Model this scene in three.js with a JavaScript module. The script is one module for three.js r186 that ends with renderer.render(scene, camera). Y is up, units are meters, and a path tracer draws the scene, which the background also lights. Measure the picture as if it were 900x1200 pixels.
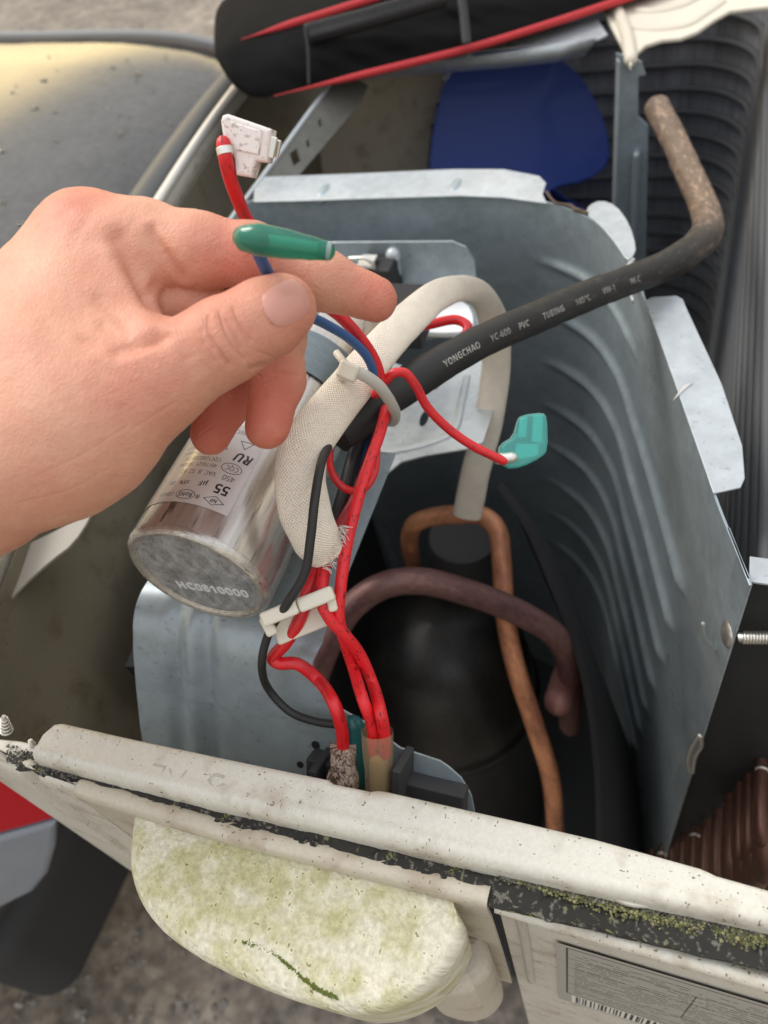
import * as THREE from 'three';
import { mergeGeometries, mergeVertices } from 'three/addons/utils/BufferGeometryUtils.js';
import { FontLoader } from 'three/addons/loaders/FontLoader.js';
import { TextGeometry } from 'three/addons/geometries/TextGeometry.js';
import { RoundedBoxGeometry } from 'three/addons/geometries/RoundedBoxGeometry.js';

/* ---------------------------------------------------------------- camera, sky, sun, exposure */
const V = (x, y, z) => new THREE.Vector3(x, y, z);
const F = 906, CX = 450, CY = 600;                    // focal length and centre of the 900 x 1200 photograph
const CAM = V(0, 0.30, 0);                            // 30 cm above the open top of the unit
const dn = V(215, 770, 906).normalize();              // "down" and "away along the unit" as seen by the camera
const aw0 = V(466, -1196, 906).normalize();
const rt = new THREE.Vector3().crossVectors(dn, aw0).normalize();
const aw = new THREE.Vector3().crossVectors(rt, dn).normalize();
if (rt.x < 0) rt.negate();
const scene = new THREE.Scene();
const camera = new THREE.PerspectiveCamera(2 * Math.atan(600 / F) * 180 / Math.PI, 0.75, 0.01, 400);
{
  const col = (cx, cy, cz) => { const c = V(cx, cy, cz); return V(c.dot(rt), -c.dot(dn), -c.dot(aw)); };
  const X = col(1, 0, 0), Y = col(0, -1, 0), Z = col(0, 0, -1);
  camera.position.copy(CAM);
  camera.quaternion.setFromRotationMatrix(new THREE.Matrix4().makeBasis(X, Y, Z));
  camera.updateMatrixWorld(true);
}
camera.focus = 0.305; camera.userData.fStop = 9.5;
const SUN = V(-0.70, 0.90, -0.22).normalize();
{
  const W = 512, H = 256, d = new Float32Array(W * H * 4);
  const hsh = (x, y) => { const s = Math.sin(x * 127.1 + y * 311.7) * 43758.5453; return s - Math.floor(s); };
  const vn = (x, y, p) => { const i = Math.floor(x), j = Math.floor(y), u = x - i, v = y - j, a = u * u * (3 - 2 * u), b = v * v * (3 - 2 * v), w = k => ((k % p) + p) % p;
    return (hsh(w(i), j) * (1 - a) + hsh(w(i + 1), j) * a) * (1 - b) + (hsh(w(i), j + 1) * (1 - a) + hsh(w(i + 1), j + 1) * a) * b; };
  for (let j = 0; j < H; j++) for (let i = 0; i < W; i++) {
    const el = ((j + .5) / H - .5) * Math.PI, az = ((i + .5) / W - .5) * 2 * Math.PI;
    const dir = V(Math.cos(el) * Math.cos(az), Math.sin(el), Math.cos(el) * Math.sin(az));
    const y = Math.max(dir.y, 0), c = dir.dot(SUN);
    let n = 0, am = .5, f = 6; for (let o = 0; o < 4; o++) { n += am * vn(i / W * f, j / H * f + 7, f); am *= .5; f *= 2; }
    const cloud = .75 + .5 * n;
    const zen = 0.16 + 1.05 * y;
    const glow = 1.5 * Math.pow(Math.max(c, 0), 20);
    const warm = Math.exp(-Math.pow((dir.y - .27) / .06, 2)) * (.15 + .85 * Math.pow(Math.max(0, (dir.x * -.7 + dir.z * -.7) / Math.max(.2, Math.hypot(dir.x, dir.z))), 2));
    let r = (zen * .97 + glow) * cloud, g = (zen * .99 + glow * .95) * cloud, b = (zen * 1.06 + glow * .86) * cloud;
    r += warm * 4.2; g += warm * 3.1; b += warm * 1.25;
    if (dir.y < 0) { r = .16; g = .15; b = .14; }
    const k = (j * W + i) * 4; d[k] = r; d[k + 1] = g; d[k + 2] = b; d[k + 3] = 1;
  }
  const t = new THREE.DataTexture(d, W, H, THREE.RGBAFormat, THREE.FloatType);
  t.mapping = THREE.EquirectangularReflectionMapping; t.magFilter = t.minFilter = THREE.LinearFilter; t.wrapS = THREE.RepeatWrapping; t.needsUpdate = true;
  scene.background = t; scene.environment = t; scene.environmentIntensity = 1; scene.backgroundIntensity = 1;
}
const sun = new THREE.DirectionalLight(new THREE.Color(1, .95, .88), 1.3);
sun.position.copy(SUN).multiplyScalar(5); sun.shadow.radius = 40; sun.castShadow = true;
sun.shadow.mapSize.set(2048, 2048);
Object.assign(sun.shadow.camera, { left: -2.5, right: 2.5, top: 2.5, bottom: -2.5, near: .1, far: 12 });
scene.add(sun); scene.add(sun.target);
const renderer = new THREE.WebGLRenderer({ antialias: true });
renderer.toneMapping = THREE.LinearToneMapping; renderer.toneMappingExposure = 1.3;
renderer.shadowMap.enabled = true;

/* ---------------------------------------------------------------- tools */
function rng(a) { return () => { a |= 0; a = a + 0x6D2B79F5 | 0; let t = Math.imul(a ^ a >>> 15, 1 | a); t = t + Math.imul(t ^ t >>> 7, 61 | t) ^ t; return ((t ^ t >>> 14) >>> 0) / 4294967296; }; }
const ray = (px, py) => { const c = V((px - CX) / F, (py - CY) / F, 1); return V(c.dot(rt), -c.dot(dn), -c.dot(aw)); };
const at = (px, py, s) => ray(px, py).multiplyScalar(s).add(CAM);              // s metres in front of the lens
const onY = (px, py, y) => { const r = ray(px, py); return r.multiplyScalar((y - CAM.y) / r.y).add(CAM); };
const onZ = (px, py, z) => { const r = ray(px, py); return r.multiplyScalar(z / r.z).add(CAM); };
const onX = (px, py, x) => { const r = ray(px, py); return r.multiplyScalar(x / r.x).add(CAM); };
const onP = (px, py, p0, n) => { const r = ray(px, py); return r.multiplyScalar((p0.dot(n) - CAM.dot(n)) / r.dot(n)).add(CAM); };
const lerp = (a, b, t) => a + (b - a) * t, clamp = (x, a, b) => Math.min(b, Math.max(a, x));
const smooth = (a, b, x) => { const t = clamp((x - a) / (b - a), 0, 1); return t * t * (3 - 2 * t); };
const hash3 = (x, y, z) => { let h = Math.imul(x, 374761393) + Math.imul(y, 668265263) + Math.imul(z, 1274126177) | 0; h = Math.imul(h ^ h >>> 13, 1274126177); return ((h ^ h >>> 16) >>> 0) / 4294967296; };
function noise3(x, y, z) {
  const i = Math.floor(x), j = Math.floor(y), k = Math.floor(z), u = x - i, v = y - j, w = z - k, a = u * u * (3 - 2 * u), b = v * v * (3 - 2 * v), c = w * w * (3 - 2 * w);
  const L = (p, q, t) => p + (q - p) * t;
  return L(L(L(hash3(i, j, k), hash3(i + 1, j, k), a), L(hash3(i, j + 1, k), hash3(i + 1, j + 1, k), a), b), L(L(hash3(i, j, k + 1), hash3(i + 1, j, k + 1), a), L(hash3(i, j + 1, k + 1), hash3(i + 1, j + 1, k + 1), a), b), c);
}
// tileable 2-D noise
function tn(u, v, p, s) { const x = u * p, y = v * p, i = Math.floor(x), j = Math.floor(y), a0 = x - i, b0 = y - j, a = a0 * a0 * (3 - 2 * a0), b = b0 * b0 * (3 - 2 * b0), w = k => ((k % p) + p) % p, h = (m, n) => hash3(w(m), w(n), s);
  return lerp(lerp(h(i, j), h(i + 1, j), a), lerp(h(i, j + 1), h(i + 1, j + 1), a), b); }
function fb(u, v, p, s, o = 4) { let n = 0, a = .5, q = p, tot = 0; for (let k = 0; k < o; k++) { n += a * tn(u, v, q, s + k); tot += a; a *= .55; q *= 2; } return n / tot; }
function tex(w, h, fn, srgb = true, rep = null) {           // fn(u, v) -> [r, g, b] 0..1
  const d = new Uint8Array(w * h * 4);
  for (let j = 0; j < h; j++) for (let i = 0; i < w; i++) { const c = fn((i + .5) / w, (j + .5) / h), k = (j * w + i) * 4; d[k] = clamp(c[0], 0, 1) * 255; d[k + 1] = clamp(c[1], 0, 1) * 255; d[k + 2] = clamp(c[2], 0, 1) * 255; d[k + 3] = 255; }
  const t = new THREE.DataTexture(d, w, h, THREE.RGBAFormat); t.magFilter = THREE.LinearFilter; t.minFilter = THREE.LinearMipmapLinearFilter; t.generateMipmaps = true;
  t.wrapS = t.wrapT = THREE.RepeatWrapping; if (srgb) t.colorSpace = THREE.SRGBColorSpace; if (rep) t.repeat.set(rep[0], rep[1]); t.needsUpdate = true; return t;
}
function canvasTex(w, h, draw) { const c = document.createElement('canvas'); c.width = w; c.height = h; draw(c.getContext('2d'), w, h); const t = new THREE.CanvasTexture(c); t.colorSpace = THREE.SRGBColorSpace; t.anisotropy = 8; return t; }
const g3 = f => (u, v) => { const x = f(u, v); return [x, x, x]; };

const taken = {};
const numbered = n => { const k = taken[n] = (taken[n] ?? -1) + 1; return k ? `${n}_${String(k).padStart(3, '0')}` : n; };
function thing(name, label, category, pos = V(0, 0, 0), group) {
  const o = new THREE.Group(); o.name = numbered(name); o.position.copy(pos); o.userData = { label, category }; if (group) o.userData.group = group; scene.add(o); return o;
}
function wpos(o) { const p = V(0, 0, 0); for (let q = o; q && q !== scene; q = q.parent) p.add(q.position); return p; }
function part(parent, name, geo, mat, extra) {              // geo in world coordinates
  const p = wpos(parent); geo.translate(-p.x, -p.y, -p.z);
  const m = new THREE.Mesh(geo, mat); m.name = name; m.castShadow = m.receiveShadow = true; if (extra) Object.assign(m.userData, extra); parent.add(m); return m;
}
function structure(name, geo, mat) { const m = new THREE.Mesh(geo, mat); m.name = name; m.userData.kind = 'structure'; m.castShadow = m.receiveShadow = true; scene.add(m); return m; }
const mg = a => mergeGeometries(a.map(g => { const q = g.index ? g.toNonIndexed() : g; for (const k of Object.keys(q.attributes)) if (!['position', 'normal', 'uv'].includes(k)) q.deleteAttribute(k); return q; }));

// tube with varying radius; pts Vector3[], r number or array per control point; flat = thickness / width ratio; ref: per-point facing (true = towards lens side)
function sweep(pts, r, o = {}) {
  const { n = pts.length * 8, seg = 14, flat = 1, face = false, cap = true, round = true, wob = 0, seed = 1 } = o;
  const cv = new THREE.CatmullRomCurve3(pts, false, 'centripetal'), P = [], T = [], R = [], FL = [];
  for (let i = 0; i <= n; i++) {
    const t = i / n, f = t * (pts.length - 1), k = Math.min(Math.floor(f), pts.length - 2), w = f - k, ws = w * w * (3 - 2 * w);
    P.push(cv.getPoint(t)); T.push(cv.getTangent(t).normalize());
    R.push(Array.isArray(r) ? lerp(r[k], r[k + 1], ws) : r); FL.push(Array.isArray(flat) ? lerp(flat[k], flat[k + 1], ws) : flat);
  }
  let N = null; const pos = [], uv = [], idx = []; let len = 0;
  const ringAt = (i, p, sc) => {
    const t = T[i]; let nn;
    if (face) nn = CAM.clone().sub(P[i]).normalize(); else nn = N ? N.clone() : (Math.abs(t.y) < .8 ? V(0, 1, 0) : V(1, 0, 0));
    nn.addScaledVector(t, -nn.dot(t)).normalize(); N = nn; const b = new THREE.Vector3().crossVectors(t, nn);
    for (let j = 0; j <= seg; j++) {
      const a = j / seg * Math.PI * 2 - Math.PI, ca = Math.cos(a), sa = Math.sin(a);
      const wo = wob ? 1 + wob * (noise3(p.x * 160 + seed + ca * 2, p.y * 160 + sa * 2, p.z * 160) - .5) : 1;
      const q = p.clone().addScaledVector(nn, ca * R[i] * FL[i] * sc * wo).addScaledVector(b, sa * R[i] * sc * wo);
      pos.push(q.x, q.y, q.z); uv.push(len, j / seg);
    }
  };
  let rings = 0; const add = (i, p, sc) => { ringAt(i, p, sc); rings++; };
  if (cap) { const e = round ? R[0] * Math.min(1, FL[0]) : 0; for (const a of (round ? [1, .7, .35] : [1])) { const c = Math.cos(a * Math.PI / 2); add(0, P[0].clone().addScaledVector(T[0], -e * Math.sin(a * Math.PI / 2)), round ? Math.max(c, .001) : .001); } }
  for (let i = 0; i <= n; i++) { if (i) len += P[i].distanceTo(P[i - 1]); add(i, P[i], 1); }
  if (cap) { const e = round ? R[n] * Math.min(1, FL[n]) : 0; for (const a of (round ? [.35, .7, 1] : [1])) { const c = Math.cos(a * Math.PI / 2); add(n, P[n].clone().addScaledVector(T[n], e * Math.sin(a * Math.PI / 2)), round ? Math.max(c, .001) : .001); } }
  for (let i = 0; i < rings - 1; i++) for (let j = 0; j < seg; j++) { const a = i * (seg + 1) + j, b = a + seg + 1; idx.push(a, a + 1, b, b, a + 1, b + 1); }
  const g = new THREE.BufferGeometry(); g.setAttribute('position', new THREE.Float32BufferAttribute(pos, 3)); g.setAttribute('uv', new THREE.Float32BufferAttribute(uv, 2)); g.setIndex(idx); g.computeVertexNormals();
  // close the seam in the normals
  const nm = g.attributes.normal; for (let i = 0; i < rings; i++) { const a = i * (seg + 1), b = a + seg, v = V(nm.getX(a) + nm.getX(b), nm.getY(a) + nm.getY(b), nm.getZ(a) + nm.getZ(b)).normalize(); nm.setXYZ(a, v.x, v.y, v.z); nm.setXYZ(b, v.x, v.y, v.z); }
  g.userData.length = len; return g;
}
const project = p => { const d = p.clone().sub(CAM), z = -d.y * dn.y * -1 + 0; const cz = d.x * rt.z + -d.y * dn.z + -d.z * aw.z, cx = d.x * rt.x + -d.y * dn.x + -d.z * aw.x, cy = d.x * rt.y + -d.y * dn.y + -d.z * aw.y; void z; return [CX + F * cx / cz, CY + F * cy / cz]; };
const px3 = a => a.map(p => at(p[0], p[1], p[2]));
// grid of points -> sheet with thickness
function sheet(rows, th = .0012) {
  const nr = rows.length, nc = rows[0].length, front = new THREE.BufferGeometry(), pos = [], uv = [], idx = [];
  let lu = 0, lv;
  for (let i = 0; i < nr; i++) { if (i) lu += rows[i][nc >> 1].distanceTo(rows[i - 1][nc >> 1]); lv = 0; for (let j = 0; j < nc; j++) { if (j) lv += rows[i][j].distanceTo(rows[i][j - 1]); const p = rows[i][j]; pos.push(p.x, p.y, p.z); uv.push(lv, lu); } }
  for (let i = 0; i < nr - 1; i++) for (let j = 0; j < nc - 1; j++) { const a = i * nc + j, b = a + nc; idx.push(a, b, a + 1, b, b + 1, a + 1); }
  front.setAttribute('position', new THREE.Float32BufferAttribute(pos, 3)); front.setAttribute('uv', new THREE.Float32BufferAttribute(uv, 2)); front.setIndex(idx); front.computeVertexNormals();
  if (!th) return front;
  const back = front.clone(), bp = back.attributes.position, bn = back.attributes.normal, N = front.attributes.normal;
  for (let i = 0; i < bp.count; i++) { bp.setXYZ(i, bp.getX(i) - N.getX(i) * th, bp.getY(i) - N.getY(i) * th, bp.getZ(i) - N.getZ(i) * th); bn.setXYZ(i, -N.getX(i), -N.getY(i), -N.getZ(i)); }
  const bi = []; for (let k = 0; k < idx.length; k += 3) bi.push(idx[k], idx[k + 2], idx[k + 1]); back.setIndex(bi);
  const loop = []; for (let j = 0; j < nc; j++) loop.push(j); for (let i = 1; i < nr; i++) loop.push(i * nc + nc - 1); for (let j = nc - 2; j >= 0; j--) loop.push((nr - 1) * nc + j); for (let i = nr - 2; i >= 0; i--) loop.push(i * nc);
  const ep = [], ei = [], eu = []; loop.forEach((k, q) => { ep.push(pos[k * 3], pos[k * 3 + 1], pos[k * 3 + 2], bp.getX(k), bp.getY(k), bp.getZ(k)); eu.push(q * .002, 0, q * .002, th); if (q) { const a = q * 2; ei.push(a - 2, a, a - 1, a - 1, a, a + 1); } });
  const edge = new THREE.BufferGeometry(); edge.setAttribute('position', new THREE.Float32BufferAttribute(ep, 3)); edge.setAttribute('uv', new THREE.Float32BufferAttribute(eu, 2)); edge.setIndex(ei); edge.computeVertexNormals();
  return mg([front, back, edge]);
}
const chaikin = (a, k = 1, closed = true) => { for (; k > 0; k--) { const o = []; const n = a.length; for (let i = 0; i < (closed ? n : n - 1); i++) { const p = a[i], q = a[(i + 1) % n]; o.push(p.clone().lerp(q, .25), p.clone().lerp(q, .75)); } if (!closed) { o.unshift(a[0]); o.push(a[n - 1]); } a = o; } return a; };
// flat outline in space -> bevelled plate, growing from the outline along -normal
function plate(pts, nrm, th, o = {}) {
  const { bev = .0004, holes = [], seg = 2, soft = 0 } = o; const n = nrm.clone().normalize(), c = pts[0].clone();
  const u = (Math.abs(n.y) > .8 ? V(1, 0, 0) : V(0, 1, 0)); u.addScaledVector(n, -u.dot(n)).normalize(); const v = new THREE.Vector3().crossVectors(n, u);
  const to2 = p => { const d = p.clone().sub(c); return new THREE.Vector2(d.dot(u), d.dot(v)); };
  let q = pts.map(to2); if (soft) q = chaikin(q, soft);
  const sh = new THREE.Shape(q); for (const h of holes) sh.holes.push(new THREE.Path(h.map(to2)));
  const g = new THREE.ExtrudeGeometry(sh, { depth: Math.max(th - 2 * bev, 1e-5), bevelEnabled: bev > 0, bevelThickness: bev, bevelSize: bev, bevelOffset: -bev, bevelSegments: seg, curveSegments: 8 });
  g.translate(0, 0, -(th - bev)); g.applyMatrix4(new THREE.Matrix4().makeBasis(u, v, n).setPosition(c)); return g;
}
function ring(c, n, r, k = 14, sx = 1) { n = n.clone().normalize(); const u = Math.abs(n.y) > .8 ? V(1, 0, 0) : V(0, 1, 0); u.addScaledVector(n, -u.dot(n)).normalize(); const v = new THREE.Vector3().crossVectors(n, u); const o = []; for (let i = 0; i < k; i++) { const a = i / k * Math.PI * 2; o.push(c.clone().addScaledVector(u, Math.cos(a) * r * sx).addScaledVector(v, Math.sin(a) * r)); } return o; }
const basis = (g, X, Y, Z, p) => { g.applyMatrix4(new THREE.Matrix4().makeBasis(X, Y, Z).setPosition(p)); return g; };
// frame whose z axis runs along d
const frame = (d, up = V(0, 1, 0)) => { const Z = d.clone().normalize(), X = new THREE.Vector3().crossVectors(up, Z).normalize(), Y = new THREE.Vector3().crossVectors(Z, X); return [X, Y, Z]; };
const cyl = (p, d, r, L, seg = 24, r2 = r) => { const [X, Y, Z] = frame(d, Math.abs(d.clone().normalize().y) > .9 ? V(1, 0, 0) : V(0, 1, 0)); const g = new THREE.CylinderGeometry(r2, r, L, seg); g.rotateX(Math.PI / 2); g.translate(0, 0, L / 2); return basis(g, X, Y, Z, p); };

/* ---------------------------------------------------------------- materials */
const std = (o) => new THREE.MeshStandardMaterial(o), phy = o => new THREE.MeshPhysicalMaterial(o);
const lin = (r, g, b) => new THREE.Color().setRGB(r, g, b);
// zinc: faint spangle and grime; uv in metres, tile 0.25 m
const zincMap = tex(512, 512, (u, v) => { const a = fb(u, v, 5, 3), b = fb(u, v, 40, 9, 3), s = fb(u, v, 120, 21, 2); const k = .80 + .16 * (a - .5) + .10 * (b - .5) + -.10 * smooth(.72, .9, s); return [k * .985, k, k * 1.01]; });
const zincRough = tex(256, 256, g3((u, v) => .62 + .5 * (fb(u, v, 8, 31) - .5) + .2 * (fb(u, v, 60, 5, 2) - .5)), false);
for (const t of [zincMap, zincRough]) t.repeat.set(4, 4);
const M = {};
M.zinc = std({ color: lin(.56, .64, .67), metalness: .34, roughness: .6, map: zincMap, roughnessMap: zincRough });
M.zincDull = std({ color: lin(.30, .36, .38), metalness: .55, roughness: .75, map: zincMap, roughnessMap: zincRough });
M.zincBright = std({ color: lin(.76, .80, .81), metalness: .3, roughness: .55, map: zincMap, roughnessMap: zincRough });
const speck = (base, dens, seed, dark) => tex(1024, 1024, (u, v) => {
  const a = fb(u, v, 4, seed, 3), b = fb(u, v, 150, seed + 5, 2), c = fb(u, v, 14, seed + 9, 4);
  const k = 1 + .10 * (a - .5) + .07 * (b - .5), m = smooth(.80, .92, b + .35 * (c - .5)) * dens, st = smooth(.52, .85, c) * .14;
  return base.map((x, i) => lerp(x * (k - st * (.8 + i * .2)), dark[i], m));
});
const creamMap = speck([.80, .79, .74], .75, 40, [.33, .30, .24]); creamMap.repeat.set(6, 6);
const creamBump = tex(512, 512, g3((u, v) => .5 + .5 * (fb(u, v, 70, 80, 3) - .5)), false); creamBump.repeat.set(9, 9);
M.cream = std({ color: 0xffffff, map: creamMap, roughness: .42, metalness: 0, bumpMap: creamBump, bumpScale: .0003 });
const tanMap = speck([.74, .71, .64], .6, 60, [.30, .27, .22]); tanMap.repeat.set(5, 5);
M.tan = std({ map: tanMap, roughness: .55 });
M.innerShadePaint = std({ color: lin(.34, .33, .29), roughness: .55, map: tanMap });  // lining colour darkened to carry the shade inside the cabinet
M.black = std({ color: lin(.012, .012, .013), roughness: .6 });
M.blackSoft = std({ color: lin(.02, .02, .022), roughness: .85 });
M.dark = std({ color: lin(.035, .036, .038), roughness: .7 });
const redMap = tex(256, 256, (u, v) => { const a = fb(u, v, 24, 90, 3), b = fb(u, v, 6, 95, 3), m = smooth(.63, .71, a * .72 + b * .28) * .8; return [lerp(.86, .22, m), lerp(.10, .05, m), lerp(.14, .06, m)]; }); redMap.repeat.set(22, 1);
const redClean = tex(128, 128, (u, v) => { const a = fb(u, v, 8, 91, 3), b = fb(u, v, 30, 93, 3), m = smooth(.70, .78, b) * .6 + smooth(.5, .75, a) * .2; return [lerp(.83, .35, m), lerp(.08, .06, m), lerp(.125, .07, m)]; }); redClean.repeat.set(15, 1);
M.redDirty = phy({ map: redMap, roughness: .5, clearcoat: .2, clearcoatRoughness: .4 });
M.red = phy({ map: redClean, roughness: .42, clearcoat: .25, clearcoatRoughness: .35 });
M.redDeep = phy({ color: lin(.30, .012, .02), roughness: .45 });
M.blue = phy({ color: lin(.03, .10, .27), roughness: .45 });
M.wireBlack = std({ color: lin(.02, .02, .02), roughness: .55 });
M.nylon = phy({ color: lin(.72, .68, .56), roughness: .45, transmission: 0, sheen: 0 });
M.nylonClear = phy({ color: lin(.66, .66, .60), roughness: .4, transmission: .35, thickness: 0 });
M.teal = phy({ color: lin(.16, .72, .66), roughness: .22, transmission: .72, thickness: 0, clearcoat: .4 });
M.green = phy({ color: lin(.05, .50, .36), roughness: .2, transmission: .8, thickness: 0, clearcoat: .5 });
M.amber = phy({ color: lin(.80, .68, .46), roughness: .2, transmission: .82, thickness: 0, clearcoat: .4 });
M.tin = std({ color: lin(.72, .70, .64), metalness: .9, roughness: .35 });
const dirtyWhite = tex(256, 256, (u, v) => { const a = fb(u, v, 5, 101), b = fb(u, v, 30, 105, 3); const m = smooth(.52, .72, a) * .55 + smooth(.62, .7, b) * .35; return [lerp(.90, .42, m), lerp(.87, .36, m), lerp(.85, .32, m)]; }); dirtyWhite.repeat.set(30, 30);
M.whitePlastic = phy({ map: dirtyWhite, roughness: .5 });
const burntMap = tex(256, 256, (u, v) => { const a = fb(u, v, 7, 111), b = fb(u, v, 26, 115, 3); const m = smooth(.35, .7, a * .5 + b * .5); return [lerp(.80, .30, m), lerp(.72, .22, m), lerp(.66, .18, m)]; }); burntMap.repeat.set(40, 2);
M.burnt = std({ map: burntMap, roughness: .8, bumpMap: burntMap, bumpScale: .0004 });
const cuMap = tex(256, 256, (u, v) => { const a = fb(u, v, 5, 121), b = fb(u, v, 40, 125, 3); const k = .85 + .5 * (a - .5) + .25 * (b - .5); return [k, k * (.98 + .1 * (a - .5)), k]; }); cuMap.repeat.set(8, 1);
M.copper = std({ color: lin(.84, .38, .19), metalness: .35, roughness: .5, map: cuMap });
M.copperBrown = std({ color: lin(.26, .135, .115), metalness: .3, roughness: .5, map: cuMap });

/* ---------------------------------------------------------------- ground */
const GY = -0.80;
{
  const m = tex(1024, 1024, (u, v) => { const a = fb(u, v, 4, 131), b = fb(u, v, 120, 135, 3), c = fb(u, v, 24, 139, 3); const k = .48 + .22 * (a - .5) + .30 * (b - .5) + .18 * (c - .5); return [k * 1.06, k * .99, k * .90]; }); m.repeat.set(200, 200);
  const g = new THREE.PlaneGeometry(300, 300, 1, 1); g.rotateX(-Math.PI / 2); g.translate(0, GY, 0);
  structure('ground', g, std({ map: m, roughness: .95, bumpMap: m, bumpScale: .004 }));
  const R = rng(5), st = new THREE.IcosahedronGeometry(1, 1); { const p = st.attributes.position; for (let i = 0; i < p.count; i++) { const q = V(p.getX(i), p.getY(i), p.getZ(i)), k = .8 + .4 * noise3(q.x * 2 + 9, q.y * 2, q.z * 2); p.setXYZ(i, q.x * k, q.y * k * .6, q.z * k); } st.computeVertexNormals(); }
  const N = 1500, im = new THREE.InstancedMesh(st, std({ color: 0xffffff, roughness: .9 }), N), mt = new THREE.Matrix4(), c = new THREE.Color();
  for (let i = 0; i < N; i++) { const s = .0022 + .0045 * Math.pow(R(), 3); mt.compose(V(-.95 + R() * .85, GY + s * .3, -.35 + R() * .75), new THREE.Quaternion().setFromEuler(new THREE.Euler(R() * 6, R() * 6, R() * 6)), V(s, s, s)); im.setMatrixAt(i, mt); const k = .16 + .3 * R() * R(); im.setColorAt(i, c.setRGB(k * 1.05, k, k * .92)); }
  im.name = 'gravel'; im.userData = { kind: 'stuff', label: 'pale grit scattered over the dark ground beside the unit', category: 'gravel' }; im.castShadow = im.receiveShadow = true; scene.add(im);
}

/* ---------------------------------------------------------------- the parked car at the left */
{
  const car = thing('parked_car', 'dark grey dew covered car parked close behind the open unit', 'car', V(-1.1, GY, -.6));
  const prof = [[-.78, -.66], [-.66, -.62], [-.56, -.50], [-.53, -.40], [-.535, -.28], [-.56, -.20], [-.575, -.175], [-.585, -.165], [-.60, -.145], [-.66, -.105], [-.80, -.075], [-1.1, -.055], [-1.5, -.035], [-1.9, -.03]];
  const cv = new THREE.CatmullRomCurve3(prof.map(p => V(p[0], p[1], 0)), false, 'centripetal');
  const rows = []; const zs = [.14, .135, .11, .05, -.1, -.4, -.8, -1.05, -1.14, -1.18, -1.20];
  for (const z of zs) { const e = z > .05 ? Math.pow((z - .05) / .09, 2) * .07 : z < -1.05 ? Math.pow((-1.05 - z) / .15, 2) * .10 : 0; const r = []; for (let i = 0; i <= 60; i++) { const p = cv.getPoint(i / 60); const bow = .03 * Math.pow((z + .55) / .6, 2); r.push(V(p.x - bow - e * .7 * smooth(-.9, -.5, p.x), p.y - e * (z > 0 ? .6 : .06), z)); } rows.push(r); }
  const paintMap = tex(512, 512, (u, v) => { const a = fb(u, v, 6, 141), b = fb(u, v, 80, 145, 3); const k = .27 + .08 * (a - .5) + .10 * (b - .5); return [k * 1.0, k, k * .97]; }); paintMap.repeat.set(1.5, 1.5);
  const dew = tex(512, 512, g3((u, v) => fb(u, v, 60, 151, 3)), false); dew.repeat.set(2, 2);
  const paint = phy({ map: paintMap, roughness: .7, metalness: 0, bumpMap: dew, bumpScale: .0006, specularIntensity: .35, clearcoat: .9, clearcoatRoughness: .14 });
  part(car, 'body', sheet(rows.map(r => r.slice().reverse()).reverse(), .002), paint);
  part(car, 'edge_trim', sweep([V(-.66, -.125, -1.19), V(-.80, -.088, -1.195), V(-1.1, -.066, -1.2), V(-1.5, -.045, -1.205), V(-1.95, -.04, -1.2)], .010), std({ color: lin(.20, .205, .20), roughness: .6 }));
  part(car, 'weather_strip', sweep([V(-.66, -.122, -1.165), V(-.80, -.086, -1.165), V(-1.1, -.064, -1.17), V(-1.5, -.043, -1.17), V(-1.95, -.038, -1.17)], .008, { wob: .4 }), std({ color: lin(.07, .06, .05), roughness: .9 }));
  part(car, 'bumper', basis(new RoundedBoxGeometry(.10, .20, 1.1, 4, .04), V(1, 0, 0), V(0, 1, 0), V(0, 0, 1), V(-.63, -.62, -.52)), M.dark);
  // tail lamp: red upper lens over a grey clear lens, wrapped round the corner
  const lb = at(66, 962, .64), ln = V(.5, .1, .85).normalize(), LP = a => a.map(p => onP(p[0], p[1], lb, ln));
  part(car, 'tail_lamp', plate(LP([[-90, 850], [52, 850], [64, 900], [69, 945], [66, 961], [0, 979], [-90, 1003]]), ln, .05, { bev: .006, seg: 4 }), phy({ color: lin(.45, .004, .014), roughness: .3, specularIntensity: .4 }));
  part(car, 'lamp_lens', plate(LP([[-90, 1007], [0, 983], [66, 965], [65, 995], [56, 1026], [40, 1046], [0, 1066], [-90, 1085]]), ln, .05, { bev: .006, seg: 4 }), phy({ color: lin(.20, .23, .27), roughness: .2, clearcoat: .6 }));
  const R = rng(8), dg = new THREE.SphereGeometry(1, 8, 5, 0, Math.PI * 2, 0, Math.PI / 2), N = 420, im = new THREE.InstancedMesh(dg, phy({ color: lin(.75, .75, .72), roughness: .04, transmission: 1, thickness: .002, ior: 1.33 }), N), mt = new THREE.Matrix4();
  for (let i = 0; i < N; i++) { const t = .62 + .33 * R(), p = cv.getPoint(t), z = -.2 - R() * .92, bow = .03 * Math.pow((z + .55) / .6, 2), s = .0012 + .0036 * Math.pow(R(), 4); mt.compose(V(p.x - bow, p.y, z).sub(car.position), new THREE.Quaternion(), V(s * (1 + R()), s * .5, s)); im.setMatrixAt(i, mt); }
  im.name = 'dew_drops'; im.userData.kind = 'stuff'; car.add(im);
}

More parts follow.
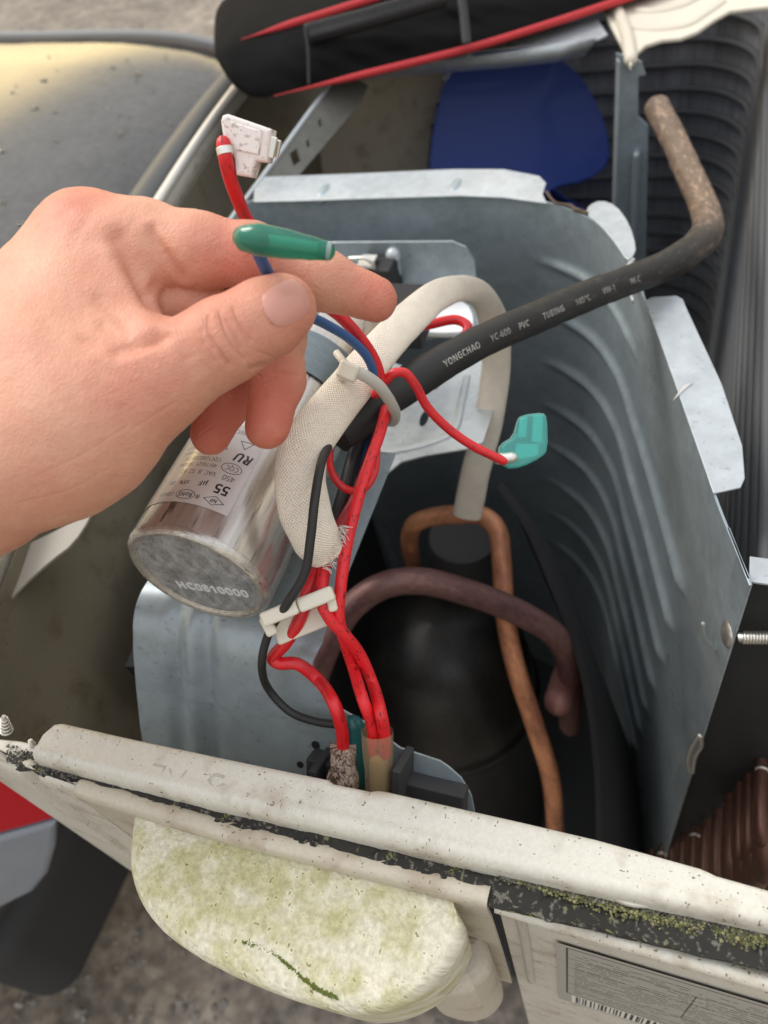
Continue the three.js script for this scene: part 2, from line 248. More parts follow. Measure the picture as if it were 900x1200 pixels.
/* ---------------------------------------------------------------- the air conditioner cabinet */
const ac = thing('air_conditioner', 'cream outdoor air conditioner unit with its top cover off', 'air conditioner', V(-.1, GY, -.5));
const zf = onY(450, 928, 0).z;                        // inner edge of the front flange
{
  // ground pan and feet
  part(ac, 'base_pan', basis(new RoundedBoxGeometry(.40, .05, 1.0, 3, .012), V(1, 0, 0), V(0, 1, 0), V(0, 0, 1), V(-.17, GY + .075, -.65)), M.dark);
  // --- front (service) end: flange strip swept along X
  const yz = (py, y) => onY(450, py, y).z;
  const xL = onY(62, 850, 0).x, xR = .16;
  const flangeRow = (x, k) => {};
  const lineZ = (pts, y) => { const q = pts.map(p => onY(p[0], p[1], y)); return x => { let k = 0; while (k < q.length - 2 && x > q[k + 1].x) k++; return lerp(q[k].z, q[k + 1].z, (x - q[k].x) / (q[k + 1].x - q[k].x)); }; };
  const zTop = lineZ([[62, 848], [250, 889], [450, 930], [700, 987], [900, 1043]], .001), zLow = lineZ([[62, 894], [100, 904], [320, 958], [450, 987], [570, 1015], [900, 1086]], 0), zBead = lineZ([[95, 917], [250, 963], [450, 1013], [575, 1044]], -.006);
  const P = [[0, -.012], [0, -.0006], [.03, .0008], [.12, .0013], [.52, .0009], [.66, .0014], [.78, .0022], [.90, .0010], [.97, -.002], [1, -.012]];
  const rows = []; const nx = 150;
  for (let i = 0; i <= nx; i++) {
    const x = lerp(xL, xR, i / nx), r = [], za = zTop(x), zb = zLow(x);
    const end = Math.min(1, (x - xL) / .006);      // rounded left end
    const notch = smooth(.0, .0015, x - onY(386, 919, 0).x) * smooth(.0, .0015, onY(442, 936, 0).x - x) + smooth(0, .002, x - onY(826, 1020, 0).x) * .8;
    P.forEach(([f, y], j) => { let zz = lerp(za, zb, f) + notch * .0012 * (j < 3 ? 1 : j < 5 ? .4 : 0); if (end < 1) zz += (1 - Math.sqrt(1 - (1 - end) * (1 - end))) * .006 * (j < 5 ? 1 : 0); r.push(V(x, y + .0004 * (noise3(x * 40, j, 2) - .5), zz + .0005 * (noise3(x * 25, j * .2, 7) - .5))); });
    rows.push(r);
  }
  const fl = part(ac, 'top_flange', sheet(rows, .0012), M.cream);
  // embossed scribbles on the flange
  const mk = (a, r = .0012) => sweep(a.map(([x, y]) => onY(x, y + 4, .0014)), r, { seg: 6, n: a.length * 4 });
  part(fl, 'embossed_mark', mg([mk([[182, 893], [192, 895]]), mk([[194, 896], [188, 908]]), mk([[200, 899], [207, 914], [219, 901]]), mk([[262, 907], [252, 905], [246, 912], [253, 919], [262, 917]]), mk([[266, 925], [270, 927]])]), M.cream);
  // dark dirty channel between flange and service panel
  const mossMap = tex(512, 512, (u, v) => { const a = fb(u, v, 9, 161), b = fb(u, v, 60, 165, 3), c = fb(u, v, 20, 171, 3); const l = smooth(.55, .75, b), gq = smooth(.5, .7, a); return [lerp(lerp(.17, .42, l), .50, gq * l), lerp(lerp(.165, .41, l), .50, gq * l), lerp(lerp(.15, .37, l), .20, gq * l)]; }); mossMap.repeat.set(10, 10);
  M.grime = std({ map: mossMap, roughness: .95, bumpMap: mossMap, bumpScale: .002 });
  const hxR = onY(575, 1040, -.008).x;
  const gr = []; for (let i = 0; i <= 160; i++) { const x = lerp(onY(8, 890, 0).x, xR, i / 160), r = []; for (let j = 0; j <= 6; j++) { const z = lerp(zLow(x) - .003, x < hxR ? zBead(x) + .0006 : zLow(x) + .0115, j / 6); r.push(V(x, -.0092 + .0022 * (noise3(x * 350, j * 1.3, 3) - .5) + .002 * (noise3(x * 90, j * .5, 9) - .5), z)); } gr.push(r); }
  part(ac, 'grime', sheet(gr, .002), M.grime, { kind: 'stuff', label: 'dark mouldy grime in the joint below the flange' });
  // moss clumps along the right hand part and at the left corner
  const R = rng(21), cl = new THREE.IcosahedronGeometry(1, 1); { const p = cl.attributes.position; for (let i = 0; i < p.count; i++) { const q = V(p.getX(i), p.getY(i), p.getZ(i)), k = .75 + .5 * noise3(q.x * 3 + 4, q.y * 3, q.z * 3); p.setXYZ(i, q.x * k, q.y * k, q.z * k); } cl.computeVertexNormals(); }
  const moss = [], N = 2600, c = new THREE.Color(), im = new THREE.InstancedMesh(cl, std({ color: 0xffffff, roughness: 1 }), N), mt = new THREE.Matrix4();
  for (let i = 0; i < N; i++) {
    const left = i % 5 === 0; let p, px, py; const u = R(), w = (R() + R() + R()) / 3;
    if (left) { px = 8 + u * 92; py = 884 + u * 22 + (w - .5) * 30; } else { px = 585 + u * 330; py = 1024 + u * 72 + (w - .35) * lerp(16, 40, smooth(0, .5, u)); }
    p = onY(px, py, left ? -.0066 : -.0062); const s = .0003 + .0006 * R() * R(); const green = !left && (py - 1024 - u * 72) > 2 + 9 * R() ? 1 : 0;
    p.sub(ac.position); mt.compose(p, new THREE.Quaternion().setFromEuler(new THREE.Euler(R() * 6, R() * 6, 0)), V(s, s, s)); im.setMatrixAt(i, mt);
    const k = R(); if (green) c.setRGB(.07 + .22 * k * k, .075 + .20 * k * k, .03 + .10 * k * k); else c.setRGB(.05 + .18 * k * k, .048 + .17 * k * k, .04 + .14 * k * k); im.setColorAt(i, c);
  }
  im.name = 'moss'; im.userData.kind = 'stuff'; im.castShadow = im.receiveShadow = true; ac.add(im);
  // --- recessed cream panel that carries the handle
  const zp = yz(1006, -.008), pn = V(0, 0, 1);
  const hx0 = onY(95, 916, -.008).x, hx1 = onY(575, 1040, -.008).x;
  const svc = (xa, xb, prof, m, name, zf_ = () => zp) => { const rr = []; for (let i = 0; i <= 60; i++) { const x = lerp(xa, xb, i / 60); rr.push(prof.map(([y, dz], j) => V(x, y + .0006 * (noise3(x * 30, j, 5) - .5), zf_(x) + dz + .0005 * (noise3(x * 22, j * .3, 11) - .5)))); } return part(ac, name, sheet(rr.map(r => r.slice().reverse()), .0012), m); };
  const panel = svc(hx0, hx1, [[-.010, -.0045], [-.0075, -.003], [-.0062, -.001], [-.006, .002], [-.0075, .0042], [-.012, .0045], [-.03, .0035], [-.09, .003], [-.17, .003]], M.tan, 'service_panel', x => zBead(x) + .001);
  // handle: half-stadium shelf with rounded edge
  const hy = -.014, ho = [[150, 970], [147, 1000], [150, 1030], [164, 1064], [192, 1096], [250, 1133], [330, 1167], [400, 1187], [440, 1187], [482, 1172], [514, 1148], [536, 1118], [545, 1096], [544, 1078], [532, 1064]].map(p => onY(p[0], p[1], hy));
  ho.unshift(V(ho[0].x + .003, hy, zBead(ho[0].x) - .004)); ho.push(V(ho[ho.length - 1].x - .006, hy, zBead(ho[ho.length - 1].x) - .004));
  const hmap = tex(1024, 1024, (u, v) => { const a = fb(u, v, 5, 181, 4), b = fb(u, v, 130, 185, 2), c = fb(u, v, 26, 191, 4); const g = smooth(.36, .66, a * .5 + c * .5) * .75, f = (b - .5) * .16; const d = smooth(.80, .92, b + .3 * (c - .5)) * .3; return [lerp(.80, .66, g) + f - d, lerp(.785, .65, g) + f - d, lerp(.70, .45, g) + f - d]; }); hmap.repeat.set(5, 5);
  const hb = tex(512, 512, g3((u, v) => fb(u, v, 90, 201, 3)), false); hb.repeat.set(10, 10);
  const pillow = (pts, th, bev, N = 96) => {      // convex outline -> rounded slab with a gently uneven top
    let q = chaikin(pts, 1); const cum = [0]; for (let i = 0; i < q.length; i++) cum.push(cum[i] + q[i].distanceTo(q[(i + 1) % q.length])); const o = []; for (let i = 0; i < N; i++) { const t = i / N * cum[q.length]; let k = 0; while (cum[k + 1] < t) k++; o.push(q[k].clone().lerp(q[(k + 1) % q.length], (t - cum[k]) / (cum[k + 1] - cum[k]))); }
    const c = V(0, 0, 0); o.forEach(p => c.add(p)); c.multiplyScalar(1 / N); const rings = [];
    const zb0 = Math.min(...o.map(p => p.z)); const inset = (d_, y) => o.map((p, i) => { const d = d_ * smooth(.004, .016, p.z - zBead(p.x) - .001); const t = o[(i + 1) % N].clone().sub(o[(i + N - 1) % N]).normalize(), n = V(-t.z, 0, t.x); if (n.dot(c.clone().sub(p)) < 0) n.negate(); return p.clone().addScaledVector(n, d).add(V(0, y, 0)); });
    const top = inset(bev, 0); for (const f of [.002, .2, .4, .6, .8, .93]) rings.push(top.map(p => { const r = c.clone().lerp(p, f); r.y += .0007 * (1 - f * f) + .0008 * (noise3(r.x * 60, r.z * 60, 3) - .5); return r; }));
    for (let k = 0; k <= 6; k++) { const a = k / 6 * Math.PI / 2; rings.push(inset(bev * (1 - Math.sin(a)), -bev * (1 - Math.cos(a)))); }
    for (const y of [.25, .5, .75, 1]) rings.push(inset(th * y * .06, -bev - (th - bev) * y));
    const g = sheet(rings.map(r => [...r, r[0]]), 0), P = g.attributes.position, U = g.attributes.uv; for (let i = 0; i < P.count; i++) U.setXY(i, P.getX(i) + .9 * P.getY(i), P.getZ(i) - .4 * P.getY(i)); return g;
  };
  const handle = part(panel, 'handle', pillow(ho, .05, .006), std({ map: hmap, roughness: .85, bumpMap: hb, bumpScale: .0007 }));
  // darker moss streak on the handle
  const sm = []; const RS = rng(31); for (let i = 0; i < 420; i++) { const u = RS(), k = (RS() + RS() - 1) * lerp(4, 16, Math.sin(u * 3.1)); const p = onY(lerp(285, 395, u) + k * .6, 1105 + 62 * Math.pow(u, 1.1) + k * .7 - 6 * Math.sin(u * 6), hy + .0001); const s = .0003 + .0005 * RS(); const g = new THREE.TetrahedronGeometry(s, 0); g.rotateX(RS() * 6); g.rotateY(RS() * 6); g.translate(p.x, p.y, p.z); sm.push(g); }
  part(panel, 'moss_streak', mg(sm), std({ color: lin(.14, .17, .035), roughness: 1 }), { kind: 'stuff' });
  // pocket under the handle
  part(panel, 'handle_pocket', plate([[470, 1100], [560, 1085], [572, 1105], [577, 1130], [568, 1148], [548, 1162], [520, 1165], [480, 1150]].map(p => onY(p[0], p[1], -.075)), V(0, 1, 0), .09, { bev: .008, seg: 5, soft: 2 }), M.tan);
  // --- right hand panel with the rating plate
  const rp = svc(hx1 + .0022, xR, [[-.03, -.004], [-.016, -.003], [-.0125, .001], [-.012, .0035], [-.0135, .0055], [-.016, .0062], [-.019, .0054], [-.024, .0022], [-.03, .0018], [-.10, .0018], [-.30, .0018], [-.62, .0018]], M.cream, 'service_panel');
  const gap = part(ac, 'panel_gap', plate([V(hx1 - .0003, -.012, zp + .0008), V(hx1 + .0025, -.012, zp + .0008), V(hx1 + .0025, -.17, zp + .0008), V(hx1 - .0003, -.17, zp + .0008)], pn, .003, { bev: 0 }), M.black);
  void gap;
  const lab = canvasTex(1024, 640, (c, w, h) => {
    c.fillStyle = '#a6a49c'; c.fillRect(0, 0, w, h); const r = rng(9);
    for (let i = 0; i < 500; i++) { c.fillStyle = `rgba(${r() < .5 ? '80,78,72' : '190,188,180'},${.05 + .1 * r()})`; c.fillRect(r() * w, r() * h, 30 * r() + 4, 10 * r() + 2); }
    c.strokeStyle = '#3c3b39'; c.lineWidth = 5; c.strokeRect(26, 22, w - 60, h - 150);
    c.fillStyle = 'rgba(60,59,56,.8)'; for (let y = 60; y < h - 150; y += 19) { let x = 46; while (x < w - 70) { const l = 6 + r() * 34; if (r() < .82) c.fillRect(x, y, l, 5); x += l + 5 + (r() < .1 ? 60 : 0); } }
    c.lineWidth = 3; for (const y of [110, 200, 290, 380]) { c.beginPath(); c.moveTo(30, y); c.lineTo(w - 34, y); c.stroke(); } for (const x of [330, 640]) { c.beginPath(); c.moveTo(x, 110); c.lineTo(x, 380); c.stroke(); }
    c.fillStyle = '#dedcd4'; c.fillRect(40, h - 110, 640, 96); c.fillStyle = '#2c2b2a'; let x = 52; while (x < 660) { const l = 2 + r() * 8; c.fillRect(x, h - 104, l, 84); x += l + 2 + r() * 8; }
  });
  const la = onZ(652, 1104, zp + .0022), lx = .155, ly0 = onZ(660, 1104, zp + .0022).y, lgeo = new THREE.PlaneGeometry(lx - la.x, .135, 1, 1); lgeo.translate((lx + la.x) / 2, ly0 - .0675, zp + .0030);
  part(rp, 'rating_label', lgeo, std({ map: lab, roughness: .5 }));
  part(rp, 'pressed_rib', sweep([V(onZ(608, 1072, zp + .003).x, -.022, zp + .002), V(onZ(612, 1090, zp + .003).x, -.06, zp + .002), V(onZ(622, 1150, zp + .003).x, -.16, zp + .002)], .0022, { seg: 10 }), M.cream);
  part(rp, 'flange_tab', plate([[706, 1046], [724, 1040], [768, 1050], [776, 1058], [760, 1064], [730, 1060]].map(p => onY(p[0], p[1], -.003)), V(0, 1, 0), .003, { bev: .001, soft: 2 }), M.cream);
  // --- left corner: low lip with two screws, chamfered corner face, curved side panel
  const lip = [[0, 866], [22, 868], [40, 872], [58, 872], [64, 880], [80, 905], [95, 914], [60, 902], [20, 892], [-14, 884], [-14, 862]].map(p => onY(p[0], p[1], -.008));
  part(ac, 'corner_lip', plate(lip, V(0, 1, 0), .004, { bev: .0008 }), M.cream);
  const screwAt = (p, d, L, r) => { const g = [cyl(p, d, r * .55, L, 10, r * .25)], dn_ = d.clone().normalize(); for (let i = 0; i < 5; i++) { const t = new THREE.TorusGeometry(r * lerp(.75, .35, i / 5), r * .16, 5, 12); const [X, Y, Z] = frame(dn_, V(0, 0, 1)); g.push(basis(t, X, Y, Z, p.clone().addScaledVector(dn_, L * (.12 + .17 * i)))); } return mg(g); };
  part(ac, 'screw', screwAt(onY(8, 858, -.008), V(.25, .9, -.3), .012, .0036), M.tin);
  part(ac, 'screw', screwAt(onY(38, 873, -.008), V(.1, .9, -.2), .004, .002), M.tin);
  const plan = [onY(95, 922, -.01), onY(60, 910, -.01), onY(0, 890, -.01), onY(-60, 850, -.01), V(-.345, -.01, -.17), V(-.385, -.01, -.30), V(-.432, -.01, -.535), V(-.461, -.01, -.79), V(-.462, -.01, -1.2)];
  const pc = new THREE.CatmullRomCurve3(plan, false, 'centripetal'); const out = [], nP = 80;
  const prof = [[0, .014], [.0005, .010], [0, .004], [.001, 0], [.003, -.004], [.004, -.02], [.004, -.2], [.004, -.5], [.004, -.74]];
  for (let i = 0; i <= nP; i++) { const t = i / nP, p = pc.getPoint(t), tg = pc.getTangent(t).setY(0).normalize(), nn = V(-tg.z, 0, tg.x); if (nn.x > 0) nn.negate(); const hi = smooth(.18, .4, t); out.push(prof.map(([o, y]) => V(p.x + nn.x * o, -.008 + y * (y > 0 ? hi : 1), p.z + nn.z * o))); }
  part(ac, 'side_panel', sheet(out, .0035), M.cream);
  { const A = [], B = []; for (let i = 0; i <= 24; i++) { const t = lerp(.42, .93, i / 24), p = pc.getPoint(t), tg = pc.getTangent(t).setY(0).normalize(), nn = V(-tg.z, 0, tg.x); if (nn.x > 0) nn.negate(); A.push(p.clone().addScaledVector(nn, .001).setY(.004)); B.push(p.clone().addScaledVector(nn, .026).setY(-.012)); }
    part(ac, 'panel_rim', sweep(A, .0048, { seg: 12, n: 60 }), std({ color: lin(.72, .70, .64), metalness: .5, roughness: .4 })); part(ac, 'panel_shoulder', sweep(B, .019, { seg: 18, n: 60 }), std({ color: lin(.06, .064, .066), roughness: .4 })); }  // shoulder coloured dark grey to stand for its shadow and the mirrored car
  // inside lining with the pressed dish, and the corner gusset
  const b2 = [[80, 900], [69, 843], [53, 832], [27, 805], [8, 781], [8, 760], [16, 739], [40, 693], [61, 656], [90, 620], [150, 560], [200, 480]];
  void b2;
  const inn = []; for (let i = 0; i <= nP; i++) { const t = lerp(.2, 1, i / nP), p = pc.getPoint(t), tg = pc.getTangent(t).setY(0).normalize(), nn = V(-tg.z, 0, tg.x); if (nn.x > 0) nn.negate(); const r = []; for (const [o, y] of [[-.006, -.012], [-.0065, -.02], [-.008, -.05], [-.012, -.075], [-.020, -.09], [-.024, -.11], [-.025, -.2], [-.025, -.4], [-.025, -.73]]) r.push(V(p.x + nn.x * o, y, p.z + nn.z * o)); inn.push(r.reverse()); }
  part(ac, 'side_lining', sheet(inn, .002), M.innerShadePaint);
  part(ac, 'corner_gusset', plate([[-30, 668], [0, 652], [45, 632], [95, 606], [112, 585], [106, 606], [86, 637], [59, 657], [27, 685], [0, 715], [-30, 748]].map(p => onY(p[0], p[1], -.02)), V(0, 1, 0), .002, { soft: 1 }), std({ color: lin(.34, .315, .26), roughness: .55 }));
  // back wall of the fan chamber and far end
  part(ac, 'end_wall', plate([V(-.45, -.02, -1.20), V(.06, -.02, -1.20), V(.06, -.74, -1.20), V(-.45, -.74, -1.20)], V(0, 0, 1), .003), M.dark);
}

/* partition between compressor and fan chamber */
const rimPx = [[292, 236], [345, 233], [440, 230], [540, 228], [590, 229], [640, 237], [690, 256], [722, 285], [744, 322], [757, 358], [778, 412], [806, 492], [836, 580], [858, 636], [876, 678]];
const rimCurve = new THREE.CatmullRomCurve3(rimPx.map(p => onY(p[0], p[1], 0)), false, 'centripetal');
{
  const rows = [], nx = 130; const ys = []; for (let i = 0; i <= 200; i++) ys.push(-.45 * i / 200); for (let i = 1; i <= 10; i++) ys.push(-.45 - .029 * i);
  const beads = [[-.050, .0035, .0035], [-.098, .0042, .0045], [-.150, .0042, .0045], [-.202, .0042, .0045], [-.254, .0042, .0045], [-.306, .0042, .0045], [-.358, .0042, .0045], [-.41, .0042, .0045]];
  // far left end turns towards the viewer along the fan chamber
  const base = []; const tail = [V(-.345, 0, -.47), V(-.352, 0, -.52)];
  const full = new THREE.CatmullRomCurve3([...tail, ...rimCurve.getPoints(26)], false, 'centripetal');
  const L = full.getLength();
  for (let i = 0; i <= nx; i++) {
    const u = i / nx, p = full.getPointAt(u), tg = full.getTangentAt(u).setY(0).normalize(), nn = V(tg.z, 0, -tg.x); base.push([p, nn]);
  }
  for (const y of ys) {
    rows.push(base.map(([p, nn], i) => {
      const s = i / nx * L, e = L - s; let o = 0;
      for (const [by, h, w] of beads) { const a = by > -.06 ? smooth(.30, .34, s) * smooth(.2, .24, e) : smooth(.30, .36, s) * smooth(0, .012, e - .055 + (by + .1) * .12); o += h * a * Math.exp(-Math.pow((y - by) / w, 2)); }
      const low = clamp((e - .0) / .02, 0, 1); void low;
      return V(p.x - nn.x * o, y + p.y, p.z - nn.z * o);
    }));
  }
  const part_ = part(ac, 'partition', sheet(rows, .0012), M.zinc);
  part(ac, 'felt_and_shade_lining', plate([V(-.31, -.075, -.52), V(-.275, -.075, -.15), V(-.275, -.74, -.15), V(-.31, -.74, -.52)], V(.995, 0, -.09), .006), M.blackSoft);  // black sheet added to darken the well, shade put into its colour
  // flanges folded outwards at the top
  const Y0 = .0012, yp = a => a.map(p => onY(p[0], p[1], Y0));
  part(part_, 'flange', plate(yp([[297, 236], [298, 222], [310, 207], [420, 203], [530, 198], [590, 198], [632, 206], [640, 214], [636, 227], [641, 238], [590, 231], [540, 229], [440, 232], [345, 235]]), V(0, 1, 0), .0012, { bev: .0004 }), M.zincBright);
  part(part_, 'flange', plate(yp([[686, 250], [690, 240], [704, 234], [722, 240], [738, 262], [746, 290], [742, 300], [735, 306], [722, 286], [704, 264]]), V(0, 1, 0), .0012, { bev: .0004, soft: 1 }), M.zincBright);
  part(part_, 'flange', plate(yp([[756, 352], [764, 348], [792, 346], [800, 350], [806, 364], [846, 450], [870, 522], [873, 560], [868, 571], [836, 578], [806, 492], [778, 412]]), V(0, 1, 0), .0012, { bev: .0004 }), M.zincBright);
  // torn rusty edge between the flanges
  part(part_, 'torn_edge', sweep([[640, 226], [652, 238], [664, 240], [676, 246], [688, 250]].map(p => onY(p[0], p[1], .001)), .0012, { seg: 7, wob: 1.6 }), std({ color: lin(.10, .07, .05), roughness: .95 }));
  // pressed dents in the flange
  const dent = (x, y) => { const g = new THREE.SphereGeometry(1, 14, 10); g.scale(.006, .006, .014); const p = onY(x, y, -.003); g.translate(p.x, p.y, p.z); return g; };
  part(part_, 'dent', dent(381, 228), M.zinc); part(part_, 'dent', dent(535, 222), M.zinc);
  // vertical fold at the right edge, screw and clip
  const e0 = onY(878, 686, 0), foldX = e0.x, foldZ = e0.z;
  part(part_, 'folded_edge', plate([V(foldX, 0, foldZ), V(foldX - .012, 0, foldZ - .03), V(foldX - .012, -.74, foldZ - .03), V(foldX - .002, -.74, foldZ)], V(-.9, 0, .3), .0015), M.zinc);
  const sp = onZ(855, 741, foldZ - .006);
  const hd = new THREE.SphereGeometry(.0075, 18, 10, 0, Math.PI * 2, 0, Math.PI / 2); hd.scale(1, .5, 1); { const [X, Y, Z] = frame(V(-1, .1, .15)); hd.rotateX(Math.PI / 2); basis(hd, X, Y, Z, sp); }
  part(part_, 'screw', mg([hd]), M.tin);
  const th = []; for (let i = 0; i < 14; i++) { const t = new THREE.TorusGeometry(.0026, .0008, 6, 14); t.rotateY(Math.PI / 2); const p = onZ(872 + i * 3.6, 747, foldZ + .001); t.translate(p.x, p.y, p.z); th.push(t); } const ta = onZ(866, 747, foldZ + .001), tb = onZ(926, 747, foldZ + .001); th.push(cyl(ta, tb.clone().sub(ta), .0024, ta.distanceTo(tb), 10));
  part(part_, 'screw_thread', mg(th), M.tin);
  const cp = [[809, 905], [806, 893], [812, 872], [820, 862], [822, 874], [815, 886], [812, 905]].map(p => onZ(p[0], p[1], foldZ + .002));
  part(part_, 'clip', sweep(cp, .0012, { seg: 7 }), M.tin);
  part(part_, 'tear', plate([[788, 470], [800, 452], [812, 448], [800, 458]].map(p => onY(p[0], p[1], .002)), V(0, 1, 0), .0008, { bev: .0002 }), M.tin);
  part(part_, 'nick', sweep([[742, 305], [737, 312], [738, 322], [741, 330], [737, 338], [742, 352]].map(p => onY(p[0], p[1], .002)), .0016, { seg: 7, wob: .8 }), M.zincBright);
  part(part_, 'pressed_mark', sweep([[824, 731], [826, 746], [836, 758], [844, 764], [844, 780]].map(p => onZ(p[0], p[1], foldZ - .012)), .0012, { seg: 7 }), M.zincBright);
}

/* felt lining, compressor, copper pipes in the well */
{
  const z0 = -.30;
  const fl = [[588, 565], [620, 610], [655, 690], [680, 760], [695, 830], [702, 900], [704, 1000]].map((p, i) => at(p[0], p[1], [.60, .58, .56, .555, .56, .57, .60][i]));
  const rows = new THREE.CatmullRomCurve3(fl).getPoints(30).map(p => [p, p.clone().add(V(.012, -.02, 0)), p.clone().add(V(.05, -.25, -.03))]);
  part(ac, 'felt_and_shade_lining', sheet(rows, .006), M.blackSoft);
  void z0;
  const c0 = at(510, 745, .68);
  const comp = thing('compressor', 'black domed compressor standing in the dark well between the copper pipes', 'compressor', V(c0.x, -.74, c0.z));
  const pr = [[0, .10], [.02, .098], [.045, .09], [.066, .072], [.079, .045], [.084, .01], [.0845, -.01], [.088, -.012], [.088, -.024], [.084, -.026], [.084, -.42]].map(p => new THREE.Vector2(p[0], p[1]));
  const cg = new THREE.LatheGeometry(pr.slice().reverse(), 48); cg.translate(c0.x, c0.y - .08, c0.z);
  const cm = tex(256, 256, (u, v) => { const a = fb(u, v, 5, 211), b = fb(u, v, 50, 213, 3); const k = .15 + .1 * (a - .5) + .08 * (b - .5); return [k * 1.03, k, k * .95]; }); cm.repeat.set(3, 3);
  part(comp, 'shell', cg, std({ map: cm, roughness: .42, metalness: .3 }));
  const tcv = at(545, 640, .68); const tg = new THREE.CylinderGeometry(.030, .034, .05, 28); tg.translate(tcv.x, tcv.y - .01, tcv.z);
  part(comp, 'terminal_cover', tg, M.dark);
  const pipe = (name, label, pts, r, m) => { const p = px3(pts); const o = thing(name, label, 'pipe', p[p.length - 1]); part(o, 'tube', sweep(p, r, { seg: 18, n: pts.length * 10 }), m); return o; };
  pipe('copper_pipe', 'bright orange copper pipe bent over and running down beside the compressor', [[484, 660, .72], [480, 636, .66], [482, 622, .63], [489, 612, .605], [505, 606, .595], [535, 603, .585], [566, 605, .575], [582, 620, .57], [588, 660, .57], [592, 720, .57], [604, 780, .575], [626, 848, .59], [645, 910, .61], [652, 990, .66]], .0073, M.copper);
  const bp = pipe('copper_pipe', 'thick brown copper pipe arching over the compressor dome', [[368, 800, .53], [385, 755, .52], [412, 712, .515], [450, 686, .51], [492, 681, .515], [540, 692, .525], [600, 714, .54], [652, 746, .56], [668, 790, .60], [668, 850, .66]], .0092, M.copperBrown);
  void bp;
  const ec = at(655, 818, .60); const o = thing('pipe_stub', 'capped brown pipe stub below the brown copper pipe', 'pipe', ec);
  part(o, 'tube', sweep([at(655, 822, .60), at(662, 800, .615), at(668, 770, .635)], [.0115, .0115, .008], { seg: 18 }), std({ color: lin(.30, .14, .12), metalness: .3, roughness: .5 }));
}

